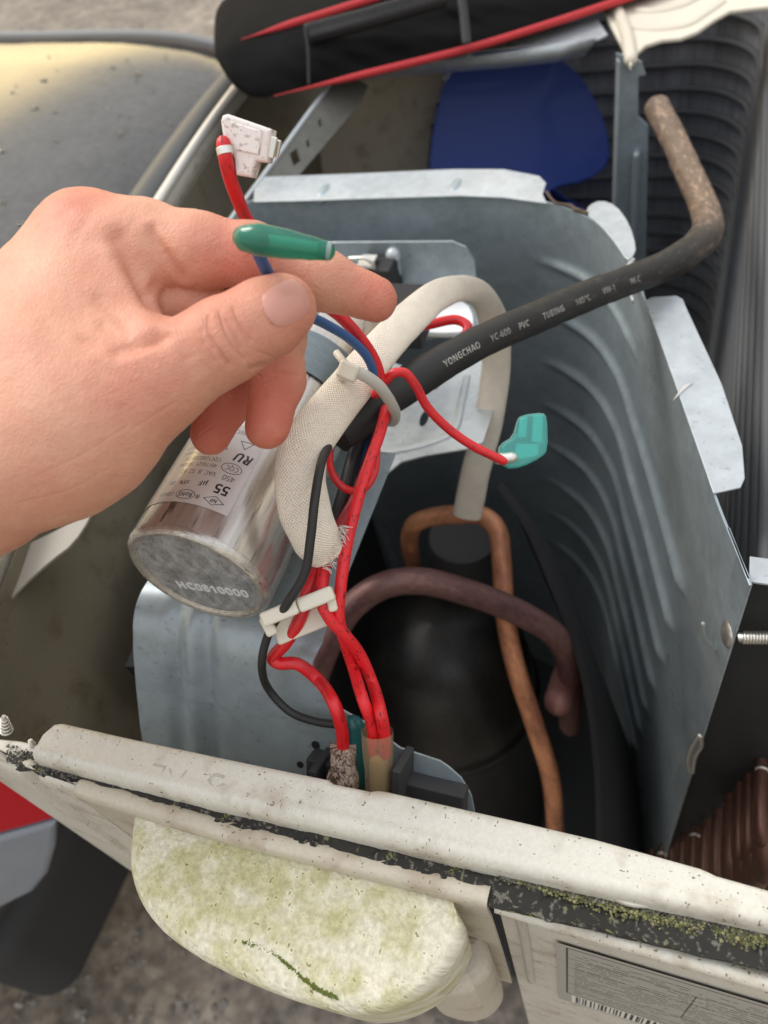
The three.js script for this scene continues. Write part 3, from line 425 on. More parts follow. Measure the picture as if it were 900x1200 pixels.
/* condenser coil at the right and the fan chamber */
{
  const x0 = .058, zc = -1.05, r = .085; const path = [V(x0, 0, -.225), V(x0, 0, -.5), V(x0, 0, -.8), V(x0, 0, zc + .04)];
  for (let i = 0; i <= 8; i++) { const a = i / 8 * Math.PI / 2; path.push(V(x0 - r + r * Math.cos(a), 0, zc - r * Math.sin(a))); }
  path.push(V(-.15, 0, zc - r), V(-.28, 0, zc - r), V(-.42, 0, zc - r));
  const cv = new THREE.CatmullRomCurve3(path, false, 'centripetal'), n = 90, base = []; for (let i = 0; i <= n; i++) { const u = i / n, p = cv.getPointAt(u), t = cv.getTangentAt(u); base.push([p, V(-t.z, 0, t.x)]); }
  const finMap = tex(512, 512, (u, v) => { const a = fb(u, v, 5, 221), b = tn(u * 1, v * .08, 64, 223); const k = .58 + .22 * (a - .5) + .12 * (b - .5) + (Math.abs((u * 64) % 1 - .5) > .33 ? -.04 : .01); return [k, k * 1.01, k * 1.04]; }); finMap.repeat.set(6, 2);
  const rows = []; for (const y of [-.005, -.1, -.25, -.4, -.6, -.74]) rows.push(base.map(([p]) => V(p.x, y, p.z)));
  const coil = part(ac, 'condenser_coil', sheet(rows.map(r_ => r_.slice().reverse()), .02), std({ map: finMap, roughness: .7, metalness: .15 }));
  for (let k = 0; k < 18; k++) { const y = -.03 - k * .03, pts = base.filter((_, i) => i % 3 === 0).map(([p, nn]) => V(p.x - Math.abs(nn.x) * .002 * Math.sign(nn.x || 1) * 0 - (p.x > .0 ? .003 : 0), y, p.z + (p.z < zc ? .003 : 0))); part(coil, 'coil_tube', sweep(pts, .0042, { seg: 8, n: 70, cap: false }), M.coilTube ??= std({ color: lin(.11, .115, .12), roughness: .6, metalness: .2 })); }
  // end plate facing the viewer with copper return bends
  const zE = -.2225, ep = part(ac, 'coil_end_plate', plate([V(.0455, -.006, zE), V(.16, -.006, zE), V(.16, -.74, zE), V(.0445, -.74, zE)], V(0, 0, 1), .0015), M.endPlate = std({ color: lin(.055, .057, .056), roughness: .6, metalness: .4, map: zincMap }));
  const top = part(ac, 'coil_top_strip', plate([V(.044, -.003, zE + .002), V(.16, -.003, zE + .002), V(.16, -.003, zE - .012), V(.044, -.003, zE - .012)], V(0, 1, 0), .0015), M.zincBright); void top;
  const bendM = std({ color: lin(.20, .10, .065), metalness: .4, roughness: .5, map: cuMap });
  const tops = [[893, 898], [879, 915], [868, 925], [856, 940], [842, 955], [828, 967], [815, 976], [802, 984], [789, 992], [776, 998], [764, 1004], [752, 1008], [740, 1012]];
  tops.forEach((p, i) => { const a = onZ(p[0], p[1], zE + .004), r_ = .0029; const g = sweep([V(a.x, a.y, zE), V(a.x, a.y, zE + .040), V(a.x + .001, a.y - .003, zE + .046), V(a.x + .001, a.y - .009, zE + .046), V(a.x, a.y - .012, zE + .040), V(a.x, a.y - .012, zE)], r_, { seg: 10, n: 26 }); const b = part(ep, 'return_bend', g, bendM); if (i % 3 === 0) part(b, 'solder_ring', basis(new THREE.TorusGeometry(r_ * 1.05, .0011, 6, 14), V(1, 0, 0), V(0, 1, 0), V(0, 0, 1), V(a.x, a.y, zE + .006)), M.tin); });
  for (const [px, py] of [[896, 1000], [884, 1010], [872, 1018], [858, 1024]]) { const a = onZ(px, py, zE + .05); part(ep, 'return_bend', sweep([V(a.x, a.y, zE), V(a.x, a.y, zE + .05), V(a.x + .004, a.y - .02, zE + .055)], .0065, { seg: 10 }), bendM); }
  // post
  const zp = -.762; const pp = a => a.map(p => onZ(p[0], p[1], zp));
  const post = part(ac, 'post', plate(pp([[722, 62], [752, 74], [757, 90], [748, 92], [748, 138], [760, 150], [757, 300], [752, 420], [716, 420], [718, 290]]), V(0.15, 0, 1), .002, { bev: .0005 }), M.zinc);
  part(post, 'pressed_rib', sweep(pp([[746, 180], [744, 230], [742, 300], [740, 360]]), .007, { seg: 12, flat: .5 }), M.zinc);
  part(post, 'side_return', plate(pp([[723, 66], [728, 68], [724, 290], [722, 420], [717, 420], [719, 290]]).map(p => p.add(V(0, 0, .006))), V(-.6, 0, .8), .002), M.zincBright);
  // motor bracket bar and cream corner plate
  const yb = .004, yy = a => a.map(p => onY(p[0], p[1], yb));
  const bar = part(ac, 'motor_bracket', plate(yy([[330, 92], [420, 74], [540, 52], [640, 32], [700, 22], [712, 40], [700, 46], [560, 60], [440, 78], [400, 96]]), V(0, 1, 0), .002), M.zincBright);
  const f0 = [[400, 97], [440, 84], [520, 72], [600, 62], [660, 50], [700, 44]], f1 = [[404, 100], [444, 92], [525, 85], [600, 79], [650, 73], [684, 66]], f2 = [[404, 99], [444, 89], [525, 80], [602, 74], [655, 67], [694, 55]];
  const r0 = f0.map(p => onY(p[0], p[1], yb + .003)), r1 = f2.map((p, i) => { const q = onY(p[0], p[1], yb - .006); return q; }), r2 = f1.map(p => onY(p[0], p[1], yb - .016));
  part(bar, 'front_lip', sheet([r0, r0.map((p, i) => p.clone().lerp(r1[i], .5).add(V(0, .002, 0))), r1, r2], .0015), M.zincBright);
  const cm = std({ color: lin(.66, .61, .50), roughness: .5, bumpMap: creamBump, bumpScale: .0003 });
  const cp = part(ac, 'corner_plate', plate(yy([[690, -30], [705, 10], [716, 30], [728, 52], [739, 78], [746, 62], [757, 52], [776, 46], [798, 44], [818, 36], [838, 22], [856, 12], [880, 9], [930, 4], [930, -40]]), V(0, 1, 0), .004, { bev: .0015, seg: 3 }), cm);
  part(cp, 'pressed_rib', sweep([[744, 32], [770, 34], [802, 30], [826, 16], [846, 2]].map(p => onY(p[0], p[1], yb)), .005, { seg: 12, flat: .5 }), cm);
  part(cp, 'pressed_rib', sweep([[746, 12], [770, 13], [800, 6], [822, -6]].map(p => onY(p[0], p[1], yb)), .005, { seg: 12, flat: .5 }), cm);
  part(cp, 'fold', sweep([[700, -20], [722, 12], [734, 40], [739, 70]].map(p => onY(p[0], p[1], yb)), .006, { seg: 12 }), cm);
  // holed strip running back along the fan chamber
  const sN = V(.75, .62, .2).normalize(), s0 = onY(300, 216, 0), sp = a => a.map(p => onP(p[0], p[1], s0, sN));
  const hole = (x, y, w, h) => { const q = [[x - w, y - h * .4], [x + w * .3, y - h], [x + w, y + h * .4], [x - w * .3, y + h]]; return sp(q); };
  const strip = part(ac, 'side_rail', plate(sp([[284, 240], [386, 100], [410, 88], [432, 100], [425, 118], [345, 212], [330, 216], [300, 250]]), sN, .0015, { bev: .0003, holes: [hole(346, 184, 7, 11), hole(361, 168, 3, 6), hole(375, 144, 3, 6)] }), std({ color: lin(.30, .29, .25), metalness: .5, roughness: .5, map: zincMap }));
  part(strip, 'rolled_edge', sweep(sp([[236, 305], [270, 258], [300, 218], [345, 156], [386, 99]]), .0022, { seg: 10 }), M.zincBright);
  // round duct edge behind the blade
  part(ac, 'fan_duct', plate([[330, 235], [425, 70], [522, 60], [518, 100], [506, 140], [500, 210], [480, 300]].map(p => onP(p[0], p[1], V(-.30, 0, -.95), V(.3, .25, .9).normalize())), V(.3, .25, .9), .004, { bev: .001 }), std({ color: lin(.85, .83, .78), roughness: .6, map: tanMap }));
  // fan
  const hub = V(-.20, -.30, -.93), fan = thing('axial_fan', 'dark blue plastic fan blade behind the partition below the tool bag', 'fan', hub);
  const fm = phy({ color: lin(.008, .045, .30), roughness: .5, clearcoat: .1 });
  part(fan, 'hub', cyl(V(hub.x - .05, hub.y, hub.z), V(1, 0, 0), .05, .1, 32), fm);
  const bo = [[502, 205], [508, 150], [524, 82], [560, 58], [620, 52], [670, 76], [694, 108], [712, 150], [716, 190], [690, 212], [645, 220], [600, 260], [560, 300], [520, 300]];
  const bn = V(.35, .45, .82).normalize(), bp0 = V(-.17, -.1, -.90), blade = plate(bo.map(p => onP(p[0], p[1], bp0, bn)), bn, .004, { bev: .0015, soft: 1 });
  for (let k = 0; k < 3; k++) { const b = blade.clone(); b.translate(-hub.x, -hub.y, -hub.z); b.rotateX(k * 2 * Math.PI / 3); b.translate(hub.x, hub.y, hub.z); part(fan, 'blade', b, fm); }
}

/* electrical bracket: apron under the capacitor, shelf and upright plate */
const apN = V(0, .56, .83).normalize(), apP = V(0, .006, -.147), apD = V(0, -.83, .56).normalize();
{
  const q = (px, py) => { const p = onP(px, py, apP, apN); return [p.clone().sub(apP).dot(apD), p.x]; };
  const Lp = [[156, 742], [156, 760], [159, 800], [164, 850], [172, 900], [190, 960], [220, 1020]].map(p => q(...p)), Rp = [[378, 742], [366, 776], [366, 804], [396, 830], [430, 848], [470, 878], [500, 884], [522, 896], [540, 912], [552, 932], [556, 952], [556, 990], [556, 1080]].map(p => q(...p));
  const f = (A, t) => { if (t <= A[0][0]) return A[0][1]; for (let i = 0; i < A.length - 1; i++) if (t <= A[i + 1][0]) return lerp(A[i][1], A[i + 1][1], (t - A[i][0]) / (A[i + 1][0] - A[i][0])); return A[A.length - 1][1]; };
  const rows = [], tmax = Math.min(Lp[Lp.length - 1][0], Rp[Rp.length - 1][0]);
  const bx = [q(206, 790)[1], q(243, 800)[1], q(262, 806)[1]];
  const ts = []; for (let i = 0; i <= 8; i++) ts.push(-.12 + .105 * i / 8); for (let i = 1; i <= 70; i++) ts.push(-.015 + (tmax + .015) * i / 70);
  for (const t of ts) {
    const b = smooth(-.016, .016, t), xl = t < 0 ? f(Lp, 0) + .012 * smooth(0, -.12, -0 + t * -1 * -1) : f(Lp, t), xr = f(Rp, Math.max(t, 0)), r = [];
    // rounded bend between the flat top and the sloping apron
    const a = 0.015; let y, z; if (t < -a) { y = apP.y; z = apP.z + t; } else if (t > a) { y = apP.y + apD.y * t; z = apP.z + apD.z * t; } else { const s = (t + a) / (2 * a); const p0 = [apP.y, apP.z - a], p1 = [apP.y, apP.z], p2 = [apP.y + apD.y * a, apP.z + apD.z * a]; y = (1 - s) * (1 - s) * p0[0] + 2 * s * (1 - s) * p1[0] + s * s * p2[0]; z = (1 - s) * (1 - s) * p0[1] + 2 * s * (1 - s) * p1[1] + s * s * p2[1]; }
    for (let j = 0; j <= 70; j++) { const x = lerp(xl, xr, j / 70); let h = 0; h += -.0032 * Math.exp(-Math.pow((x - bx[0]) / .0045, 2)) + .0022 * Math.exp(-Math.pow((x - bx[0] - .010) / .004, 2)) - .0032 * Math.exp(-Math.pow((x - bx[1]) / .0045, 2)); h *= smooth(-.02, .01, t); const n = b < .5 ? V(0, 1, 0).lerp(apN, b) : V(0, 1, 0).lerp(apN, b); r.push(V(x, y + n.y * h, z + n.z * h)); }
    rows.push(r);
  }
  const apron = part(ac, 'capacitor_bracket', sheet(rows, .0012), M.zinc);
  for (const [x, y, r_] of [[370, 873, .0022], [352, 896, .0018], [430, 880, .002], [491, 936, .003], [536, 941, .0032]]) { const c = onP(x, y, apP, apN).addScaledVector(apN, .0003); part(apron, 'hole', plate(ring(c, apN, r_), apN, .0008, { bev: 0 }), M.black); }
  // shelf
  const sy = -.05, S = a => a.map(p => onY(p[0], p[1], sy)), up = V(0, 1, 0);
  const hole = (x, y, w, h, a) => { const o = []; for (let i = 0; i < 18; i++) { const t = -i / 18 * 6.2832, c = Math.cos(t) * w, s = Math.sin(t) * h; o.push([x + c * Math.cos(a) - s * Math.sin(a), y + c * Math.sin(a) + s * Math.cos(a)]); } return S(o); };
  const shelf = part(ac, 'mounting_plate', plate(S([[300, 420], [380, 345], [470, 333], [560, 338], [585, 365], [592, 420], [590, 440], [572, 500], [566, 518], [552, 525], [500, 533], [470, 541], [452, 556], [444, 575], [436, 587], [424, 590], [360, 606], [300, 560]]), up, .0016, { bev: .0004, holes: [hole(505, 412, 50, 17, -.12), hole(572, 420, 7, 4, -.1), hole(497, 490, 5, 10, .35), hole(512, 448, 4, 9, .35)] }), M.plateMat = std({ color: lin(.70, .72, .70), metalness: .35, roughness: .5, map: zincMap, roughnessMap: zincRough }));
  part(shelf, 'pressed_rib', sweep(S([[547, 442], [541, 470], [530, 506], [500, 520], [448, 532]]), .0028, { seg: 10, flat: .5 }), M.plateMat);
  part(shelf, 'reflection_pad', plate([[452, 366], [480, 350], [520, 345], [548, 354], [556, 372], [552, 386], [530, 390], [490, 388], [452, 392]].map(p => onY(p[0], p[1], sy + .006)), up, .005, { bev: .001, soft: 1 }), std({ color: lin(.8, .82, .82), roughness: .35 }));  // white pad stands for a reflection on the shelf, painted as a solid
  // upright with rounded corner, rivet, socket block
  const uz = onY(545, 285, 0).z, U = a => a.map(p => onZ(p[0], p[1], uz));
  const upr = part(ac, 'upright_plate', plate(U([[310, 290], [395, 284], [530, 283], [546, 290], [556, 306], [559, 335], [560, 380], [310, 400]]), V(0, 0, 1), .0016, { bev: .0004 }), M.zinc);
  const rv = new THREE.SphereGeometry(.006, 14, 10); { const p = onZ(461, 299, uz + .002); rv.translate(p.x, p.y, p.z); } const rl = onZ(463, 312, uz + .003), rl2 = onZ(466, 345, uz + .002);
  part(upr, 'rivet', rv, M.zincBright); part(upr, 'pressed_rib', sweep([onZ(461, 300, uz + .0015), rl, rl2], [.0055, .005, .002], { seg: 12 }), M.zinc);
  // wall seen behind (bracket sheet on the partition)
  // relay block in front of the tab
  const rel = thing('relay', 'dark grey relay block with push-on terminals behind the front flange', 'relay', onP(470, 935, apP, apN));
  const rb = (px, py, w, h, d, m, n) => { const p = onP(px, py, apP, apN); const X = V(1, 0, 0), Y = apD.clone().negate(), Z = apN.clone(); part(rel, n, basis(new RoundedBoxGeometry(w, h, d, 2, .001), X, Y, Z, p.addScaledVector(apN, d / 2)), m); };
  rb(455, 950, .075, .05, .010, M.dark, 'housing'); rb(480, 905, .004, .028, .020, M.dark, 'divider'); rb(418, 900, .004, .028, .020, M.dark, 'divider'); rb(387, 905, .004, .028, .02, M.dark, 'divider');
  // socket block beside the finger tip
  const so = onZ(446, 325, uz + .012), sock = thing('terminal_block', 'small black terminal block with a wire clip behind the fingertip', 'terminal block', so);
  part(sock, 'housing', basis(new RoundedBoxGeometry(.026, .026, .022, 2, .002), V(1, 0, 0), V(0, 1, 0), V(0, 0, 1), so), M.black);
  part(sock, 'tab', basis(new RoundedBoxGeometry(.012, .003, .014, 1, .0005), V(1, 0, 0), V(0, 1, 0), V(0, 0, 1), so.clone().add(V(-.006, .016, .004))), M.tin);
  part(sock, 'clip', sweep([[410, 303], [428, 303], [436, 308], [441, 326]].map(p => onZ(p[0], p[1], uz + .02)), .0016, { seg: 8 }), M.tin);
  part(sock, 'housing', basis(new RoundedBoxGeometry(.05, .03, .03, 2, .002), V(1, 0, 0), V(0, 1, 0), V(0, 0, 1), at(455, 370, .50)), M.blackSoft);
}

/* ---------------------------------------------------------------- capacitor */
{
  const c = at(230, 678, .335), ax = V(0, 0, -1), r = .0335, L = .185;
  const cap = thing('capacitor', 'silver can capacitor with printed white label lying under the hand', 'capacitor', V(c.x, c.y - r, c.z - L / 2));
  const brushed = tex(512, 256, (u, v) => { const a = tn(u, v * .03, 128, 231), b = fb(u, v, 6, 233), s = smooth(.72, .76, fb(u, v, 60, 237, 3)); const k = .84 + .10 * (a - .5) + .14 * (b - .5) - s * .35; return [k, k * .985, k * .955]; });
  const rg = tex(256, 256, g3((u, v) => .48 + .5 * (fb(u, v, 6, 241) - .5) + .3 * (fb(u, v, 40, 245, 3) - .5)), false); rg.repeat.set(3, 2);
  const alu = std({ color: lin(.86, .855, .84), metalness: .7, roughness: .5, map: brushed, roughnessMap: rg, bumpMap: rg, bumpScale: .0003 });
  const pr = [[r - .001, -L], [r, -L + .002], [r, -.004], [r - .0005, -.002], [r - .002, -.0003], [r - .0035, 0], [r - .0045, -.0008], [r - .006, -.0016]].map(p => new THREE.Vector2(p[0], p[1]));
  const g = new THREE.LatheGeometry(pr, 72); g.rotateX(Math.PI / 2); g.translate(c.x, c.y, c.z);
  part(cap, 'can', g, alu);
  const be = new THREE.CircleGeometry(r - .0058, 64); { be.translate(c.x, c.y, c.z - .0016); } part(cap, 'base', be, std({ color: lin(.74, .76, .77), metalness: .3, roughness: .5, map: rg, bumpMap: rg, bumpScale: .0005 }));
  // worn embossed letters on the base
  const font = await new FontLoader().loadAsync('fonts/droid/droid_sans_bold.typeface.json');
  const eg = new TextGeometry('HC0810000', { font, size: .0052, depth: .0002, curveSegments: 2, bevelEnabled: true, bevelThickness: .0001, bevelSize: .0001, bevelSegments: 1 }); eg.translate(-.016, -.012, 0); eg.rotateZ(.06); eg.translate(c.x, c.y, c.z - .0015); part(cap, 'stamp', eg, std({ color: lin(.76, .78, .79), metalness: .3, roughness: .6 }));
  // printed label: text top towards the base, reading from the viewer's right to left
  const lab = canvasTex(1024, 1024, (x, w, h) => {
    x.fillStyle = '#d9d7d5'; x.fillRect(0, 0, w, h); x.fillStyle = '#1d1d20'; x.strokeStyle = '#1d1d20'; x.textBaseline = 'middle'; x.translate(30, 0); x.scale(.62, 1);
    const T = (s, a, b, z, wgt = 'bold') => { x.font = `${wgt} ${z}px sans-serif`; x.fillText(s, a, b); };
    x.lineWidth = 7; x.beginPath(); x.moveTo(40, 95); x.lineTo(150, 45); x.lineTo(260, 95); x.lineTo(150, 145); x.closePath(); x.stroke(); T('NP', 112, 95, 56);
    T('®', 300, 90, 66); x.beginPath(); x.ellipse(475, 95, 112, 52, 0, 0, 7); x.stroke(); T('RoHS', 388, 95, 70); T('CBB65A', 620, 95, 62, '');
    T('55', 50, 235, 150); T('µF', 300, 245, 84); T('±5%', 510, 235, 66); T('SH', 700, 235, 66);
    T('450', 60, 375, 82, ''); T('VAC  B  S2  P2', 270, 375, 72, '');
    x.beginPath(); x.ellipse(150, 490, 112, 58, 0, 0, 7); x.stroke(); T('CQC', 72, 490, 76, ''); T('40/70/21', 310, 468, 62, ''); T('50/60Hz', 600, 468, 56, '');
    T('CQC12002081252', 300, 545, 60, ''); 
    x.font = 'bold 60px sans-serif'; T('c', 30, 625, 66); x.save(); x.transform(1, 0, -.25, 1, 210, 0); T('RU', 30 - 90, 640, 150); x.restore(); T('us', 300, 690, 60); 
    T('Protected 10000AFC', 370, 625, 54, ''); T('E 195318/CQ.250.21', 370, 690, 52, '');
    x.lineWidth = 8; x.beginPath(); x.moveTo(60, 840); x.lineTo(130, 745); x.lineTo(205, 830); x.closePath(); x.stroke();
    T('Vegetable Oil', 360, 790, 56, ''); T('NBSEC', 110, 930, 66, ''); T('IZN 06', 420, 870, 56, '');
  });
  const a0 = .98, a1 = 2.95, l0 = .015, l1 = .062, rows = []; const lg = new THREE.BufferGeometry(), ps = [], us = [], ns = [], id = []; const na = 40, nl = 12;
  for (let i = 0; i <= nl; i++) for (let j = 0; j <= na; j++) { const a = lerp(a0, a1, j / na), z = -lerp(l0, l1, i / nl); ps.push(c.x + Math.cos(a) * (r + .0002), c.y + Math.sin(a) * (r + .0002), c.z + z); ns.push(Math.cos(a), Math.sin(a), 0); us.push(j / na, 1 - i / nl); }
  for (let i = 0; i < nl; i++) for (let j = 0; j < na; j++) { const k = i * (na + 1) + j; id.push(k, k + na + 1, k + 1, k + 1, k + na + 1, k + na + 2); }
  lg.setAttribute('position', new THREE.Float32BufferAttribute(ps, 3)); lg.setAttribute('normal', new THREE.Float32BufferAttribute(ns, 3)); lg.setAttribute('uv', new THREE.Float32BufferAttribute(us, 2)); lg.setIndex(id);
  part(cap, 'label', lg, phy({ map: lab, roughness: .3, clearcoat: .4, metalness: .1 }));
  void rows; void ax;
  // strap round the far end
  const st = new THREE.CylinderGeometry(r + .0012, r + .0012, .026, 64, 1, true); st.rotateX(Math.PI / 2); st.translate(c.x, c.y, c.z - .118); part(cap, 'strap', st, M.zincDull);
  const te = new THREE.BoxGeometry(.010, .02, .014); te.translate(c.x + .008, c.y, c.z - L - .006); part(cap, 'terminal', te, M.tin);
}

/* ---------------------------------------------------------------- black tubing, braided sleeve, ties */
{
  const ctl = [[393, 510, .352], [432, 480, .358], [480, 449, .37], [560, 402, .392], [640, 367, .418], [710, 338, .442], [765, 318, .465], [806, 296, .492], [829, 270, .525], [824, 240, .56], [806, 200, .60], [788, 160, .64], [770, 126, .675]];
  const o = thing('insulating_tube', 'black printed PVC tube bent over the partition with a dusty brown end', 'tube', at(393, 510, .352));
  const g = sweep(px3(ctl), [.0092, .0092, .0088, .0085, .0085, .0085, .0088, .0098, .0104, .0100, .0100, .0102, .0108], { face: true, seg: 28, n: 140, wob: .10, round: false, cap: true });
  const len = g.userData.length; const uv = g.attributes.uv; for (let i = 0; i < uv.count; i++) { uv.setX(i, uv.getX(i) / len); uv.setY(i, 1 - uv.getY(i)); }
  const map = canvasTex(2048, 512, (x, w, h) => {
    const im = x.createImageData(w, h);
    for (let j = 0; j < h; j++) for (let i = 0; i < w; i++) { const u = i / w, v = j / h, d = smooth(.44, .66, u + .10 * (fb(u * 2, v, 10, 251) - .5)), n = fb(u * 3, v, 30, 253, 4), f = fb(u * 4, v, 120, 257, 2); const du = smooth(.56, .74, n) * (.05 + .25 * smooth(.1, .45, u)) + d * .9; const k = .11 + .05 * (f - .5); const q = (j * w + i) * 4; im.data[q] = 255 * lerp(k, .47 + .22 * (f - .5) + .2 * (n - .5), du); im.data[q + 1] = 255 * lerp(k, .395 + .2 * (f - .5) + .18 * (n - .5), du); im.data[q + 2] = 255 * lerp(k, .33 + .18 * (f - .5) + .16 * (n - .5), du); im.data[q + 3] = 255; }
    x.putImageData(im, 0, 0);
    const cvT = new THREE.CatmullRomCurve3(px3(ctl), false, 'centripetal'), P = []; let l = 0; for (let i = 0; i <= 400; i++) { P.push(cvT.getPoint(i / 400)); } const cum = [0]; for (let i = 1; i <= 400; i++) { l += P[i].distanceTo(P[i - 1]); cum.push(l); }
    const uAt = (px, py) => { let b = 0, m = 1e9; P.forEach((p, i) => { const q = project(p), d = Math.hypot(q[0] - px, q[1] - py); if (d < m) { m = d; b = i; } }); return cum[b] / l; };
    const R = rng(77), T = (s, px, py, al) => { x.save(); x.translate(uAt(px, py) * w, h * .5 + 26); x.scale(.37, 1); x.font = 'bold 44px sans-serif'; x.fillStyle = `rgba(200,195,185,${al})`; x.fillText(s, 0, 0); x.restore(); };
    T('YONGCHAO', 508, 433, .8); T('YC-600', 562, 401, .62); T('PVC', 594, 386, .75); T('TUBING', 622, 374, .68); T('105°C', 660, 358, .62); T('VW-1', 692, 345, .62); T('96.C', 724, 333, .62);
    for (let i = 0; i < 700; i++) { x.fillStyle = `rgba(30,28,27,${.55 * R()})`; x.fillRect(180 + R() * 700, h * .5 - 20 + R() * 50, 1 + 4 * R(), 2 + 4 * R()); }
  });
  part(o, 'tube', g, std({ map, roughness: .62, bumpMap: map, bumpScale: .0003 }));
}
{
  const ctl = [[384, 650, .326, 23], [370, 630, .320, 29], [357, 596, .317, 31], [352, 560, .316, 30], [356, 528, .318, 29], [378, 494, .326, 28], [410, 454, .340, 25.5], [446, 410, .358, 22.5], [480, 374, .378, 21], [512, 347, .398, 18], [541, 338, .415, 15], [564, 347, .436, 15], [578, 378, .462, 17], [581, 430, .492, 17], [572, 495, .515, 17], [558, 550, .535, 17], [547, 605, .565, 17]];
  const o = thing('braided_sleeve', 'flat white braided wire sleeve looped over from the shelf with a frayed end', 'sleeve', at(350, 596, .317));
  const wv = (u, v) => { const a = Math.sin((u * 30 + v * 20) * Math.PI * 2), b = Math.sin((u * 30 - v * 20) * Math.PI * 2); return .5 + .25 * a * (b > 0 ? 1 : .3) + .25 * b * (a > 0 ? .3 : 1); };
  const map = tex(512, 512, (u, v) => { const k = wv(u, v), n = fb(u, v, 6, 261), f = fb(u, v, 80, 265, 2); const q = .99 + .20 * (k - .5) + .14 * (n - .5) + .08 * (f - .5); return [q, q * (.965 - .03 * n), q * (.90 - .05 * n)]; }); map.repeat.set(22, 2);
  const bmp = tex(512, 512, g3(wv), false); bmp.repeat.set(22, 2);
  part(o, 'braid', sweep(px3(ctl), ctl.map(p => p[3] * p[2] / F), { face: true, flat: ctl.map((p, i) => i < 2 ? .4 : i > 7 ? .26 : .34), seg: 30, n: 160, wob: .05, round: true }), std({ map, roughness: .85, bumpMap: bmp, bumpScale: .0009 }));
  const R = rng(17), fr = []; for (let i = 0; i < 90; i++) { const u = R(), p = at(lerp(374, 398, u) + 4 * R(), lerp(664, 612, u) + 6 * R(), .322 + .008 * R()); const d = V(.6 + R() * .8, (R() - .5) * 1.4, (R() - .3) * 1.6).normalize(); fr.push(sweep([p, p.clone().addScaledVector(d, .0025), p.clone().addScaledVector(d, .004 + .002 * R()).add(V(0, -.001 * R(), .001 * R()))], .00016, { seg: 4, n: 3, cap: false })); }
  part(o, 'frayed_threads', mg(fr), std({ color: lin(.72, .68, .62), roughness: .9 }), { kind: 'stuff' });
}
{
  const t1 = thing('cable_tie', 'cream cable tie strapped round the sleeve and black tube', 'cable tie', at(410, 434, .325));
  const lp = [[402, 436, .322], [420, 437, .318], [440, 449, .322], [455, 467, .334], [463, 484, .35], [458, 494, .372], [440, 486, .385], [418, 466, .378], [402, 446, .352], [402, 436, .322]];
  part(t1, 'strap', sweep(px3(lp), .0026, { face: false, flat: 1, seg: 10, n: 60 }), M.nylonClear);
  const hx = at(408, 435, .318), d = at(424, 442, .318).sub(hx).normalize(), hv = CAM.clone().sub(hx).normalize(), hy = new THREE.Vector3().crossVectors(hv, d).normalize(), hz = new THREE.Vector3().crossVectors(d, hy);
  part(t1, 'head', basis(new RoundedBoxGeometry(.0085, .0075, .006, 3, .0014), d, hy, hz, hx), M.nylon);
  const tail = px3([[408, 432, .318], [401, 422, .318], [394, 413, .32]]); part(t1, 'tail', sweep(tail, .0016, { seg: 8, flat: .6, face: true }), M.nylon);
  const t2 = thing('wire_clip', 'white nylon wire clip bundling wires at the capacitor base', 'wire clip', at(350, 712, .322));
  const box = (a, b, s, h, dpt, n) => { const p = at(a[0], a[1], s), q = at(b[0], b[1], s), X = q.clone().sub(p).normalize(), m = p.clone().lerp(q, .5), Zv = CAM.clone().sub(m).normalize(), Y = new THREE.Vector3().crossVectors(Zv, X).normalize(), Z = new THREE.Vector3().crossVectors(X, Y); part(t2, n, basis(new RoundedBoxGeometry(p.distanceTo(q), h, dpt, 3, .0014), X, Y, Z, m), M.nylon); };
  box([307, 727], [349, 710], .318, .0062, .006, 'clip_arm'); box([350, 710], [391, 694], .318, .0062, .006, 'clip_arm'); box([322, 744], [391, 716], .336, .010, .004, 'clip_base'); box([309, 722], [320, 744], .325, .005, .008, 'clip_leg'); box([386, 695], [391, 716], .325, .004, .008, 'clip_leg');
}

